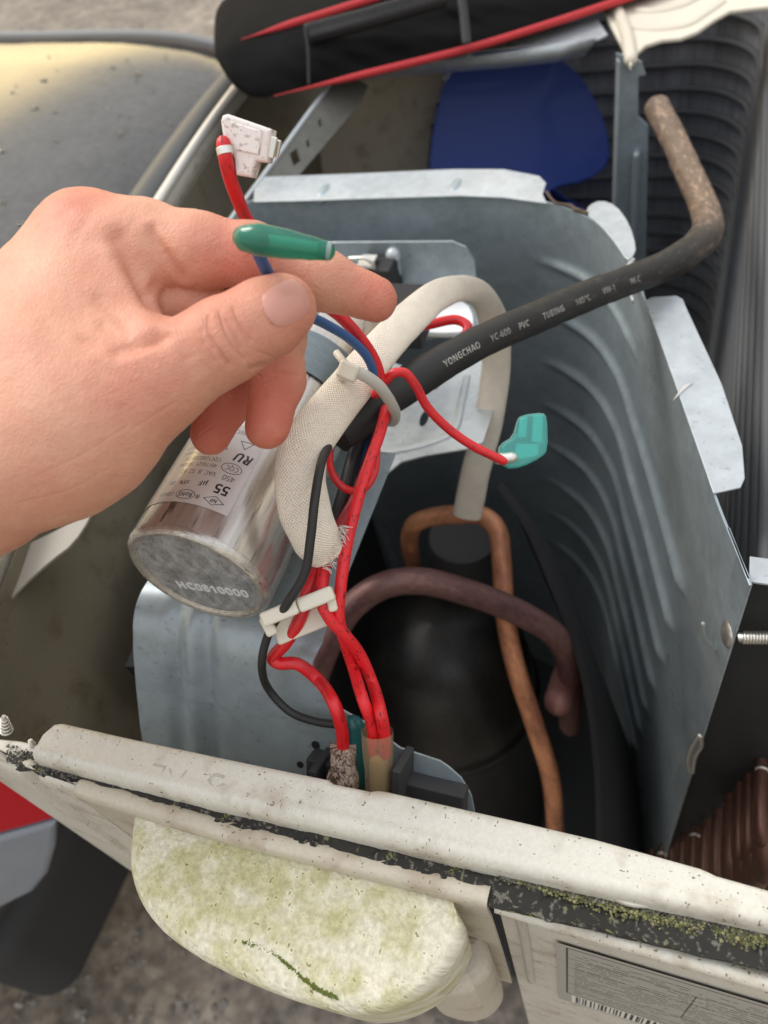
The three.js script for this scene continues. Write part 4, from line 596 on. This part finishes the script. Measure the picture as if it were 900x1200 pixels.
/* ---------------------------------------------------------------- wires */
const apS = (px, py) => { const r = ray(px, py); return (apP.dot(apN) - CAM.dot(apN)) / r.dot(apN); };   // distance of the bracket's apron along a line of sight
const wireThing = (name, label, pts, rpx, m, group) => { const p = px3(pts), o = thing(name, label, 'wire', p[0], group); const k = pts.length >> 1, r = rpx * pts[k][2] / F; part(o, 'insulation', sweep(p, r, { seg: 14, n: pts.length * 10 }), m); return o; };
{
  // long red wire with the white connector, behind the index finger, down to the double connector
  const w1 = wireThing('red_wire', 'red wire ending in a dirty white connector above the finger', [[262, 168, .262], [264, 184, .263], [269, 206, .268], [278, 232, .276], [292, 262, .288], [330, 312, .300], [368, 348, .306], [400, 372, .314], [425, 400, .322], [440, 425, .330], [447, 450, .336]], 7.6, M.red);
  const cc = at(288, 168, .262), X = at(322, 180, .262).sub(at(262, 160, .262)).normalize(), Zv = CAM.clone().sub(cc).normalize(), Y = new THREE.Vector3().crossVectors(Zv, X).normalize(), Z = new THREE.Vector3().crossVectors(X, Y);
  const PL = a => a.map(p => onP(p[0], p[1], cc, Z));
  const body = part(w1, 'connector', plate(PL([[258, 142], [260, 135], [266, 133], [318, 151], [313, 190], [300, 189], [294, 208], [276, 205], [274, 186], [262, 168]]), Z, .0085, { bev: .0012, seg: 3 }), M.whitePlastic);
  part(body, 'lid', plate(PL([[270, 142], [308, 154], [304, 182], [276, 176]]).map(p => p.addScaledVector(Z, .0006)), Z, .002, { bev: .0005 }), M.whitePlastic);
  part(w1, 'terminal', mg([plate(PL([[316, 158], [324, 161], [319, 186], [311, 184]]).map(p => p.addScaledVector(Z, -.001)), Z, .0012), plate(PL([[317, 160], [325, 163], [321, 184], [313, 181]]).map(p => p.addScaledVector(Z, -.005)), Z, .002)]), M.tin);
  part(w1, 'crimp', sweep(px3([[263, 173, .2625], [265, 182, .263]]), .0030, { seg: 16, round: false }), M.tin);
  // blue wire with the green connector held between thumb and finger
  const w2 = wireThing('blue_wire', 'blue wire ending in a green connector above the thumb', [[300, 290, .236], [306, 304, .240], [313, 318, .246], [330, 346, .268], [352, 366, .288], [378, 378, .300], [408, 396, .312], [430, 418, .324], [441, 444, .334]], 6.2, M.blue);
  const gc = px3([[281, 277, .231], [288, 279, .229], [304, 281, .228], [330, 285, .228], [360, 290, .228], [378, 293, .229], [385, 295, .230]]);
  const gg = part(w2, 'connector', sweep(gc, [.0030, .0040, .0047, .0044, .0036, .0030, .0027], { seg: 20, n: 40, face: true, flat: .75, round: true }), M.green);
  part(gg, 'terminal', sweep(px3([[310, 282, .228], [340, 286, .228], [384, 294, .2295]]), .0020, { face: true, flat: .4, seg: 8, round: false }), M.tin);
  part(gg, 'tip', sweep(px3([[372, 291.5, .2286], [380, 293, .2288], [387, 294.5, .2292]]), .0026, { seg: 12, face: true, flat: .7, round: false }), phy({ color: lin(.42, .55, .54), roughness: .25, transmission: .4, thickness: 0 }));
  part(gg, 'crimp', sweep(px3([[292, 280, .2292], [306, 282, .2285]]), .0030, { seg: 10 }), std({ color: lin(.04, .22, .11), roughness: .5 }));
  // thin red wire with the teal flag connector
  const w3 = wireThing('red_wire', 'thin red wire ending in a translucent teal flag connector', [[440, 462, .340], [452, 446, .336], [462, 437, .334], [474, 437, .335], [486, 450, .338], [500, 476, .344], [525, 502, .350], [555, 523, .354], [590, 540, .357]], 5.6, M.red);
  const fc = at(612, 518, .357), fX = at(642, 518, .357).sub(fc).normalize(), fV = CAM.clone().sub(fc).normalize(), fY = new THREE.Vector3().crossVectors(fV, fX).normalize(), fZ = new THREE.Vector3().crossVectors(fX, fY), FP = (a, d = 0) => a.map(p => onP(p[0], p[1], fc, fZ).addScaledVector(fZ, d));
  const fl = part(w3, 'connector', plate(FP([[585, 534], [587, 521], [603, 512], [608, 492], [613, 486], [637, 483], [642, 489], [643, 528], [634, 537], [612, 548], [592, 550]]), fZ, .0075, { bev: .0015, seg: 4, soft: 1 }), M.teal);
  part(fl, 'terminal', mg([plate(FP([[610, 490], [620, 488], [618, 512], [608, 514]], -.0026), fZ, .001), plate(FP([[626, 486], [638, 486], [637, 520], [624, 518]], -.0026), fZ, .001), plate(FP([[606, 520], [634, 520], [632, 534], [604, 540]], -.0030), fZ, .001)]), M.tin);
  part(fl, 'crimp', sweep(px3([[584, 538, .3585], [600, 536, .3585]]), .0028, { seg: 12 }), M.tin);
  // looped red wire behind the tube
  wireThing('red_wire', 'red wire looping above the black tube beside the white sleeve', [[436, 398, .40], [470, 389, .41], [505, 380, .415], [535, 375, .415], [548, 383, .412], [540, 400, .41], [520, 412, .408], [495, 426, .40]], 5.8, M.red);
  wireThing('blue_wire', 'short blue wire seen between the sleeve and black tube', [[442, 450, .352], [452, 432, .358], [466, 410, .37], [480, 392, .385]], 5.4, M.blue);
  // bundle below the tie
  const r1 = wireThing('red_wire', 'bright red wire hanging straight from the upper tie to the amber connector', [[452, 480, .350], [446, 505, .344], [432, 545, .336], [418, 590, .330], [406, 640, .327], [399, 690, .325], [397, 722, .327], [402, 745, .332], [413, 780, .345], [426, 822, apS(426, 822) - .024], [436, 850, apS(436, 850) - .021], [438, 882, apS(438, 882) - .0185]], 7.2, M.redDirty);
  wireThing('red_wire', 'speckled red wire crossing from the nylon clip to the amber connector', [[388, 640, .335], [379, 676, .328], [377, 704, .324], [386, 724, .325], [404, 744, .330], [422, 768, .340], [436, 800, .345], [446, 835, apS(446, 835) - .024], [450, 856, apS(450, 856) - .021], [451, 884, apS(451, 884) - .0185]], 7.2, M.redDirty);
  const aC = px3([[442, 857, apS(442, 857) - .020], [443, 885, apS(443, 885) - .020], [444, 905, apS(444, 905) - .020], [445, 950, apS(445, 950) - .018]]); part(r1, 'connector', sweep(aC, [.0070, .0067, .0062, .0068], { face: true, flat: .85, seg: 22, n: 30, round: false, cap: false }), M.amber);
  part(r1, 'connector_core', sweep(px3([[444, 890, apS(444, 890) - .020], [445, 940, apS(445, 940) - .018]]), .0042, { seg: 12, flat: .6, face: true }), std({ color: lin(.42, .36, .26), roughness: .5 }));
  const r3 = wireThing('red_wire', 'thick red wire curling from the clip to the scorched white connector', [[376, 660, .338], [362, 690, .332], [352, 724, .333], [336, 752, .338], [320, 772, .343], [326, 777, .343], [348, 778, .342], [372, 796, .345], [392, 826, apS(392, 826) - .026], [401, 858, apS(401, 858) - .022], [402, 884, apS(402, 884) - .020]], 7.6, M.red);
  part(r3, 'connector', sweep(px3([874, 886, 898, 912, 940].map(y => [402, y, apS(402, y) - .020])), [.0056, .0058, .0060, .0072, .0066], { face: true, flat: .8, seg: 20, n: 30, round: false, wob: .18 }), M.burnt);
  const bl = wireThing('black_wire', 'thin black wire looping from the sleeve to the dark teal connector', [[388, 516, .328], [376, 545, .310], [369, 585, .303], [364, 630, .304], [357, 672, .308], [336, 708, .314], [315, 742, .330], [307, 776, .338], [315, 808, apS(315, 808) - .012], [340, 834, apS(340, 834) - .010], [372, 846, apS(372, 846) - .010], [412, 850, apS(412, 850) - .012]], 5.2, M.wireBlack);
  part(bl, 'connector', sweep(px3([[413, 848, apS(413, 848) - .012], [415, 866, apS(415, 866) - .012], [417, 884, apS(417, 884) - .012], [418, 915, apS(418, 915) - .011]]), [.0048, .0050, .0058, .0060], { face: true, seg: 18, n: 24, flat: .8 }), phy({ color: lin(.02, .16, .16), roughness: .3, transmission: .3, thickness: 0 }));
  wireThing('red_wire', 'small red loop of wire hanging under the cut end of the tube', [[392, 508, .352], [386, 530, .346], [390, 556, .344], [405, 573, .344], [424, 574, .346], [438, 556, .35], [442, 520, .356], [444, 500, .36]], 4.6, M.red);
  wireThing('red_wire', 'dark red wire twisted behind the bright red wires', [[448, 496, .372], [432, 540, .362], [416, 584, .356], [396, 620, .352], [380, 660, .35], [370, 690, .35]], 6.8, M.redDeep);
  wireThing('blue_wire', 'blue wire running down behind the red bundle', [[436, 490, .374], [428, 530, .37], [420, 575, .366], [402, 612, .362], [392, 640, .36]], 6.2, M.blue);
  wireThing('black_wire', 'thick black wire behind the red loop below the tube', [[424, 500, .37], [412, 545, .366], [400, 590, .36], [386, 630, .356], [372, 670, .352]], 9, M.wireBlack);
}

/* ---------------------------------------------------------------- tool bag */
{
  const a = at(318, 96, .71), b = at(715, 2, .75), X = b.clone().sub(a).normalize(), up0 = V(0, 1, 0), Z = new THREE.Vector3().crossVectors(X, up0).normalize(), Y = new THREE.Vector3().crossVectors(Z, X).normalize();
  const bag = thing('tool_bag', 'black fabric tool bag with red piping and zip resting on the bracket', 'bag', a);
  const fab = tex(512, 512, (u, v) => { const w = .5 + .25 * Math.sin(u * 220 * Math.PI) + .25 * Math.sin(v * 220 * Math.PI), n = fb(u, v, 6, 271); const k = .05 + .03 * (w - .5) + .04 * (n - .5); return [k, k * .99, k * 1.0]; }); fab.repeat.set(5, 5);
  const fm = phy({ map: fab, specularIntensity: .25, roughness: .9, bumpMap: fab, bumpScale: .001 }), rd = std({ color: lin(.50, .03, .035), roughness: .7 });
  // front face runs between the two lines of piping
  const Np = CAM.clone().sub(at(500, 50, .8)).normalize(), lo = [[322, 112], [440, 84], [560, 54], [650, 26], [722, 2], [800, -24]], hi = [[284, 46], [350, 26], [428, 2], [520, -28], [620, -60], [760, -100]], top = [[280, -10], [340, -30], [420, -60], [520, -90], [620, -120], [760, -160]];
  const LO = lo.map((p, i) => at(p[0], p[1], .705 + i * .010)), HI = hi.map((p, i) => at(p[0], p[1], .725 + i * .010)), TP = top.map((p, i) => at(p[0], p[1], .83 + i * .010)), n6 = 6;
  const body = []; const nx = 90, rs = (A, t) => new THREE.CatmullRomCurve3(A).getPoint(t);
  for (let i = 0; i <= nx; i++) { const t = i / nx, l = rs(LO, t), h = rs(HI, t), p = rs(TP, t), row = [], cen = l.clone().add(h).add(p).multiplyScalar(1 / 3); const end = t < .08 ? 1 - Math.pow(1 - t / .08, 2) * .0 : 1; void end;
    for (let j = 0; j <= 8; j++) { const s = j / 8, q = l.clone().lerp(h, s); q.addScaledVector(Np, .012 * Math.sin(s * Math.PI) + (.014 * (noise3(t * 7 + s * 2, s * 2.5, 4) - .5) + .008 * (noise3(t * 26, s * 3 + t * 6, 8) - .5)) * Math.sin(s * Math.PI)); row.push(q); }
    for (let j = 1; j <= 6; j++) { const s = j / 6, q = h.clone().lerp(p, s); q.addScaledVector(Np, .006 * Math.sin(s * Math.PI)); row.push(q); }
    const back = l.clone().addScaledVector(Np, -.10); for (let j = 1; j <= 3; j++) row.push(p.clone().lerp(back, j / 3)); for (let j = 1; j <= 3; j++) row.push(back.clone().lerp(l, j / 3)); void cen; body.push(row); }
  // rounded left end
  const first = body[0], c0 = V(0, 0, 0); first.forEach(p => c0.add(p)); c0.multiplyScalar(1 / first.length); const dirL = rs(LO, .02).sub(rs(LO, 0)).normalize().negate();
  const ends = []; for (let k = 1; k <= 7; k++) { const a2 = k / 7 * Math.PI / 2; ends.unshift(first.map(p => c0.clone().lerp(p, Math.max(Math.pow(Math.cos(a2), .55), .001)).addScaledVector(dirL, .036 * Math.sin(a2)).add(V(0, .002 * (noise3(p.x * 60, k, p.y * 60) - .5), 0)))); }
  part(bag, 'body', sheet([...ends, ...body].map(r => r.slice().reverse()), 0), fm);
  part(bag, 'piping', sweep(LO.map(p => p.clone().addScaledVector(Np, .002)), [.0004, .0034, .0036, .0036, .0036, .0036], { seg: 10 }), rd); part(bag, 'piping', sweep(HI.map(p => p.clone().addScaledVector(Np, .003)), [.0004, .0038, .0042, .0042, .0042, .0042], { seg: 10 }), rd);
  const zp = [[362, 40], [430, 22], [520, -4]].map(p => at(p[0], p[1], .712)); part(bag, 'zip', sweep(zp.map(p => p.addScaledVector(Np, .006)), .0085, { seg: 12, flat: .4, face: true }), std({ color: lin(.02, .02, .021), roughness: .5, bumpMap: (() => { const t = tex(64, 16, g3((u) => (u * 8) % 1 > .5 ? 1 : 0), false); t.repeat.set(45, 1); return t; })(), bumpScale: .003 }));
  { const zc = new THREE.CatmullRomCurve3([[364, 39], [430, 21], [520, -5]].map(p => at(p[0], p[1], .712).addScaledVector(Np, .0098))), tt = []; for (let i = 0; i < 90; i++) { const q = zc.getPoint(i / 89), d = zc.getTangent(i / 89), b = new RoundedBoxGeometry(.0012, .0045, .0012, 1, .0003), Yd = new THREE.Vector3().crossVectors(Np, d).normalize(); tt.push(basis(b, d.clone(), Yd, new THREE.Vector3().crossVectors(d, Yd), q.addScaledVector(Yd, i % 2 ? .0012 : -.0012))); } part(bag, 'zip_teeth', mg(tt), std({ color: lin(.07, .07, .072), roughness: .4 }), { kind: 'stuff' }); }
  const sm = [[358, 32], [361, 60], [362, 98]].map(p => at(p[0], p[1], .70)); part(bag, 'seam', sweep(sm, .0014, { seg: 6 }), M.blackSoft);
  part(bag, 'strap_loop', sweep([[540, -10], [544, 20], [547, 50]].map(p => at(p[0], p[1], .708)), .0045, { seg: 10, flat: .4, face: true }), M.black);
}

/* ---------------------------------------------------------------- the hand */
{
  const J = (px, py, s, r) => [at(px, py, s), r * s / F];
  const chain = (k, ...j) => ({ k, j });
  const palm = chain(.016, [J(100, 282, .270, 50), J(-40, 470, .262, 98)], [J(112, 318, .262, 52), J(60, 430, .250, 84)], [J(130, 335, .298, 44), J(-40, 500, .292, 90)], [J(120, 392, .322, 40), J(-40, 520, .316, 84)], [J(100, 440, .340, 36), J(-30, 540, .334, 76)],
    [J(-60, 540, .258, 112), J(-240, 640, .262, 112)], [J(-60, 545, .292, 104), J(-240, 645, .296, 104)], [J(60, 512, .248, 92), J(-60, 545, .256, 108)], [J(130, 345, .262, 42), J(150, 408, .252, 48)]);
  const fingers = [
    chain(.005, [J(100, 282, .270, 50), J(170, 284, .264, 46)], [J(170, 284, .264, 46), J(232, 294, .262, 42)], [J(232, 294, .262, 42), J(296, 299, .262, 35)], [J(296, 299, .262, 35), J(376, 328, .268, 33)], [J(376, 328, .268, 33), J(440, 351, .273, 26)]),
    chain(.006, [J(62, 520, .248, 84), J(110, 494, .246, 80)], [J(110, 494, .246, 80), J(182, 447, .245, 58)], [J(182, 447, .245, 58), J(228, 419, .245, 46)], [J(228, 419, .245, 46), J(264, 399, .244, 46)], [J(264, 399, .244, 46), J(314, 371, .246, 42)], [J(314, 371, .246, 42), J(334, 359, .247, 36)]),
    chain(.005, [J(130, 335, .284, 44), J(218, 352, .274, 38)], [J(218, 352, .274, 38), J(322, 392, .284, 35)], [J(322, 392, .284, 35), J(325, 444, .280, 31)], [J(325, 444, .280, 31), J(313, 500, .277, 26)]),
    chain(.005, [J(120, 392, .322, 40), J(214, 386, .314, 36)], [J(214, 386, .314, 36), J(292, 412, .308, 33)], [J(292, 412, .308, 33), J(266, 466, .302, 29)], [J(266, 466, .302, 29), J(247, 509, .298, 24)]),
    chain(.005, [J(100, 440, .340, 36), J(170, 420, .338, 30)], [J(170, 420, .338, 30), J(206, 440, .332, 26)], [J(206, 440, .332, 26), J(186, 470, .328, 22)])];
  const segD = (p, a, b) => { const A = a[0], B = b[0], bx = B.x - A.x, by = B.y - A.y, bz = B.z - A.z, x = p.x - A.x, y = p.y - A.y, z = p.z - A.z, t = clamp((x * bx + y * by + z * bz) / (bx * bx + by * by + bz * bz), 0, 1); return Math.hypot(x - t * bx, y - t * by, z - t * bz) - (a[1] + (b[1] - a[1]) * t); };
  const smin = (a, b, k) => { const h = Math.max(k - Math.abs(a - b), 0) / k; return Math.min(a, b) - h * h * k * .25; };
  const cd = (c, p) => { let d = 1; for (const [a, b] of c.j) { const q = segD(p, a, b); d = d === 1 ? q : smin(d, q, c.k); } return d; };
  const joinK = [.010, .012, .006, .006, .006];
  const sdf = p => { const pl = cd(palm, p); let d = pl; fingers.forEach((f, i) => { const q = smin(pl, cd(f, p), joinK[i]); if (q < d) d = q; }); return d; };
  const grad = (p, e = .0006) => { const q = p.clone(), g = V(0, 0, 0); q.x += e; const a = sdf(q); q.x -= 2 * e; g.x = a - sdf(q); q.x += e; q.y += e; const b = sdf(q); q.y -= 2 * e; g.y = b - sdf(q); q.y += e; q.z += e; const c = sdf(q); q.z -= 2 * e; g.z = c - sdf(q); return g.normalize(); };
  const hit = (px, py) => { const r = ray(px, py), L = r.length(); let s = .16; for (let i = 0; i < 120; i++) { const d = sdf(CAM.clone().addScaledVector(r, s)); if (d < .00004) return CAM.clone().addScaledVector(r, s); s += d / L * .8; if (s > .42) return null; } return CAM.clone().addScaledVector(r, s); };
  // bounds, cut off outside the frame in the forearm
  const bb = new THREE.Box3(); for (const c of [palm, ...fingers]) for (const s of c.j) for (const e of s) { bb.expandByPoint(e[0].clone().addScalar(e[1] + .006)); bb.expandByPoint(e[0].clone().addScalar(-e[1] - .006)); }
  const h = .0014, B = 8, nx = Math.ceil((bb.max.x - bb.min.x) / h / B) * B, ny = Math.ceil((bb.max.y - bb.min.y) / h / B) * B, nz = Math.ceil((bb.max.z - bb.min.z) / h / B) * B, sx = nx + 1, sy = ny + 1, sz = nz + 1;
  const field = new Float32Array(sx * sy * sz).fill(1), pt = V(0, 0, 0), reach = B * h * .9 + .003;
  for (let k = 0; k < nz; k += B) for (let j = 0; j < ny; j += B) for (let i = 0; i < nx; i += B) {
    const d = sdf(pt.set(bb.min.x + (i + B / 2) * h, bb.min.y + (j + B / 2) * h, bb.min.z + (k + B / 2) * h));
    const far = Math.abs(d) > reach;
    for (let c = 0; c <= B; c++) for (let b = 0; b <= B; b++) for (let a = 0; a <= B; a++) { const q = (i + a) + sx * ((j + b) + sy * (k + c)); if (far) { if (field[q] === 1) field[q] = d > 0 ? .9 : -.9; } else if (Math.abs(field[q]) > .5) field[q] = sdf(pt.set(bb.min.x + (i + a) * h, bb.min.y + (j + b) * h, bb.min.z + (k + c) * h)); }
  }
  // surface nets
  const vid = new Int32Array(nx * ny * nz).fill(-1), pos = [], quads = [], E = [[0, 1], [2, 3], [4, 5], [6, 7], [0, 2], [1, 3], [4, 6], [5, 7], [0, 4], [1, 5], [2, 6], [3, 7]];
  for (let k = 0; k < nz; k++) for (let j = 0; j < ny; j++) for (let i = 0; i < nx; i++) {
    const v = []; let neg = 0; for (let c = 0; c < 8; c++) { const f = field[(i + (c & 1)) + sx * ((j + (c >> 1 & 1)) + sy * (k + (c >> 2)))]; v.push(f); if (f < 0) neg++; }
    if (!neg || neg === 8) continue; let x = 0, y = 0, z = 0, n = 0;
    for (const [a, b] of E) if ((v[a] < 0) !== (v[b] < 0)) { const t = v[a] / (v[a] - v[b]); x += lerp(a & 1, b & 1, t); y += lerp(a >> 1 & 1, b >> 1 & 1, t); z += lerp(a >> 2, b >> 2, t); n++; }
    vid[i + nx * (j + ny * k)] = pos.length / 3; pos.push(bb.min.x + (i + x / n) * h, bb.min.y + (j + y / n) * h, bb.min.z + (k + z / n) * h);
  }
  const id = (i, j, k) => vid[i + nx * (j + ny * k)], fl = (i, j, k) => field[i + sx * (j + sy * k)], ix = [];
  const quad = (a, b, c, d, flip) => { if (a < 0 || b < 0 || c < 0 || d < 0) return; if (flip) ix.push(a, c, b, a, d, c); else ix.push(a, b, c, a, c, d); };
  for (let k = 1; k < nz; k++) for (let j = 1; j < ny; j++) for (let i = 1; i < nx; i++) {
    const f0 = fl(i, j, k); if (i < nx && (f0 < 0) !== (fl(i + 1, j, k) < 0)) quad(id(i, j - 1, k - 1), id(i, j, k - 1), id(i, j, k), id(i, j - 1, k), f0 > 0);
    if ((f0 < 0) !== (fl(i, j + 1, k) < 0)) quad(id(i - 1, j, k - 1), id(i - 1, j, k), id(i, j, k), id(i, j, k - 1), f0 > 0);
    if ((f0 < 0) !== (fl(i, j, k + 1) < 0)) quad(id(i - 1, j - 1, k), id(i, j - 1, k), id(i, j, k), id(i - 1, j, k), f0 > 0);
  }
  // creases, wrinkles, colour
  const cr = []; const C = (w, d, ...p) => { const j0 = rng(Math.round(p[0][0] * 7 + p[0][1])); for (const a of p) { a[0] += (j0() - .5) * 3; a[1] += (j0() - .5) * 3; } const q = p.map(a => hit(a[0], a[1])).filter(Boolean); if (q.length > 1) { const cv = new THREE.CatmullRomCurve3(q, false, 'centripetal').getPoints(q.length * 6); const box = new THREE.Box3().setFromPoints(cv).expandByScalar(w * 3); cr.push({ w, d, cv, box }); } };
  C(.0010, .0007, [244, 372], [246, 392], [256, 412], [268, 428]); C(.0009, .0006, [256, 366], [262, 386], [272, 404], [284, 420]); C(.0009, .0006, [264, 374], [272, 392], [281, 408]); C(.0009, .0005, [274, 362], [284, 384], [292, 400]); C(.0008, .0004, [236, 384], [240, 404], [252, 424]);
  C(.0022, .0022, [192, 397], [176, 402], [160, 408], [138, 413]); C(.0018, .0009, [158, 400], [140, 392], [118, 380]); C(.0018, .0008, [150, 406], [130, 404], [100, 400]); C(.0022, .0008, [152, 390], [136, 372], [118, 350]);
  C(.0018, .0018, [178, 270], [186, 286], [198, 304], [214, 324]); C(.0032, .0024, [138, 278], [150, 304], [162, 330], [178, 358]); C(.0042, -.0016, [128, 300], [146, 338], [176, 384]); C(.003, -.001, [176, 268], [196, 284], [214, 300]); C(.0014, .001, [168, 350], [176, 340], [180, 330]);
  C(.0009, .0005, [306, 296], [308, 310]); C(.0009, .0005, [318, 300], [320, 314]); C(.0010, .0005, [318, 434], [334, 438], [350, 440]); C(.001, .0006, [292, 432], [310, 428]);
  for (let i = 0; i < 9; i++) C(.0007, .0003, [196 + i * 5, 392 - i * 3], [204 + i * 5, 410 - i * 2], [216 + i * 5, 424 - i * 2]);
  C(.0007, .00025, [40, 560], [100, 530], [150, 500]); C(.0007, .0003, [160, 500], [190, 480], [206, 470]); C(.0007, .0003, [20, 590], [80, 575], [130, 550]);
  const nv = pos.length / 3, nor = new Float32Array(nv * 3), col = new Float32Array(nv * 3), uv = new Float32Array(nv * 2), p = V(0, 0, 0);
  const fx = at(300, 300, .26).sub(at(0, 480, .26)).normalize(), fy = at(100, 150, .26).sub(at(0, 480, .26)); fy.addScaledVector(fx, -fy.dot(fx)).normalize(); const ho_ = at(-30, 480, .25), U0 = ho_.dot(fx) - .03, V0 = ho_.dot(fy) - .09, US = .21;
  const red = [[440, 352, .273, .012, .9], [312, 505, .277, .016, .9], [247, 508, .298, .020, 1], [345, 372, .24, .012, .5], [264, 398, .24, .012, .5], [98, 245, .26, .014, .45], [300, 300, .25, .012, .4], [150, 440, .22, .02, .3], [322, 440, .27, .012, .5], [270, 450, .29, .016, .8], [280, 305, .25, .02, .35]].map(a => [at(a[0], a[1], a[2]), a[3], a[4]]);
  for (let i = 0; i < nv; i++) {
    p.set(pos[i * 3], pos[i * 3 + 1], pos[i * 3 + 2]); for (let q = 0; q < 2; q++) { const d = sdf(p), g = grad(p); p.addScaledVector(g, -d); }
    const g = grad(p); let o = .0005 * (noise3(p.x * 120, p.y * 120, p.z * 120) - .5) + .00022 * (noise3(p.x * 420, p.y * 420, p.z * 420) - .5);
    for (const c of cr) if (c.box.containsPoint(p)) { let m = 1; for (const q of c.cv) { const d = q.distanceToSquared(p); if (d < m) m = d; } o -= c.d * Math.exp(-m / (c.w * c.w)) - c.d * .35 * Math.exp(-m / (c.w * c.w * 9)); }
    p.addScaledVector(g, o); pos[i * 3] = p.x; pos[i * 3 + 1] = p.y; pos[i * 3 + 2] = p.z;
    let rdn = .17 + .42 * (noise3(p.x * 48, p.y * 48, p.z * 48) - .42) + .22 * (noise3(p.x * 240, p.y * 240, p.z * 240) - .5) + .16 * (noise3(p.x * 900, p.y * 900, p.z * 900) - .5); for (const [c, w, k] of red) rdn += k * Math.exp(-p.distanceToSquared(c) / (w * w)); rdn = clamp(rdn, 0, 1);
    const fr = hash3(Math.round(p.x * 900), Math.round(p.y * 900), Math.round(p.z * 900)) > .992 ? .9 : 1;
    col[i * 3] = lerp(.67, .56, rdn) * fr; col[i * 3 + 1] = lerp(.365, .165, rdn) * fr; col[i * 3 + 2] = lerp(.245, .110, rdn) * fr;
    uv[i * 2] = (p.dot(fx) - U0) / US; uv[i * 2 + 1] = (p.dot(fy) - V0) / US;
  }
  const g = new THREE.BufferGeometry(); g.setAttribute('position', new THREE.Float32BufferAttribute(pos, 3)); g.setAttribute('uv', new THREE.BufferAttribute(uv, 2)); g.setAttribute('color', new THREE.BufferAttribute(col, 3)); g.setIndex(ix); g.computeVertexNormals(); void nor; void quads;
  // relief of the skin, in the hand's own plane: pores, fine furrows and the drawn creases
  const SZ = 2048, hgt = new Float32Array(SZ * SZ); for (let j2 = 0; j2 < SZ; j2++) for (let i2 = 0; i2 < SZ; i2++) { const u = i2 / SZ, v = j2 / SZ; const a = tn(u, v, 230, 281), b = tn(u, v, 420, 283); hgt[j2 * SZ + i2] = .62 - .10 * Math.pow(1 - Math.abs(2 * a - 1), 2) + .10 * (b - .5); }
  for (const c of cr) if (c.w < .00105) for (let q = 0; q < c.cv.length - 1; q++) { const a = c.cv[q], b = c.cv[q + 1], ua = (a.dot(fx) - U0) / US * SZ, va = (a.dot(fy) - V0) / US * SZ, ub = (b.dot(fx) - U0) / US * SZ, vb = (b.dot(fy) - V0) / US * SZ, w = c.w * .5 / US * SZ, R3 = Math.ceil(w * 3);
    for (let y = Math.floor(Math.min(va, vb) - R3); y <= Math.max(va, vb) + R3; y++) for (let x = Math.floor(Math.min(ua, ub) - R3); x <= Math.max(ua, ub) + R3; x++) { if (x < 0 || y < 0 || x >= SZ || y >= SZ) continue; const l2 = (ub - ua) ** 2 + (vb - va) ** 2 || 1, t = clamp(((x - ua) * (ub - ua) + (y - va) * (vb - va)) / l2, 0, 1), d2 = ((x - ua - t * (ub - ua)) ** 2 + (y - va - t * (vb - va)) ** 2) / (w * w); const k = .62 - Math.min(.5, c.d * 900 * .5) * Math.exp(-d2); if (d2 < 9) hgt[y * SZ + x] = Math.min(hgt[y * SZ + x], k + (hgt[y * SZ + x] - .62) * .5); } }
  const skinB = tex(SZ, SZ, g3((u, v) => hgt[Math.floor(v * SZ) * SZ + Math.floor(u * SZ)]), false);
  const skin = phy({ color: 0xffffff, vertexColors: true, roughness: .52, bumpMap: skinB, bumpScale: .0008, sheen: .25, sheenRoughness: .5, sheenColor: lin(.9, .5, .4), specularIntensity: .7 });
  const who = thing('person', 'bare left hand pinching the wire ends between thumb and index finger', 'person', at(-60, 540, .258));
  part(who, 'hand', g, skin);
  // thumb nail laid on the thumb surface
  const nailPts = (cx, cy, ax, bx, rot, lift) => { const rows = []; for (let i = 0; i <= 14; i++) { const r = []; for (let j = 0; j <= 14; j++) { let u = i / 7 - 1, v = j / 7 - 1; const U = u * Math.sqrt(1 - v * v * .5 * .8), W = v * Math.sqrt(1 - u * u * .5 * .6); const x = cx + (U * ax) * Math.cos(rot) - W * bx * Math.sin(rot), y = cy + U * ax * Math.sin(rot) + W * bx * Math.cos(rot); const q = hit(x, y); const e = Math.max(Math.abs(u), Math.abs(v)); if (!q) return null; q.addScaledVector(grad(q), .0002 + lift * (1 - Math.pow(e, 4))); r.push(q); } rows.push(r); } return rows; };
  const nm = phy({ color: lin(.60, .285, .225), roughness: .38, clearcoat: .12, clearcoatRoughness: .25 });
  const tn_ = nailPts(335, 355, 27, 24, -.52, .0005); if (tn_) part(who, 'thumb_nail', sheet(tn_, 0), nm);
}
renderer.render(scene, camera);
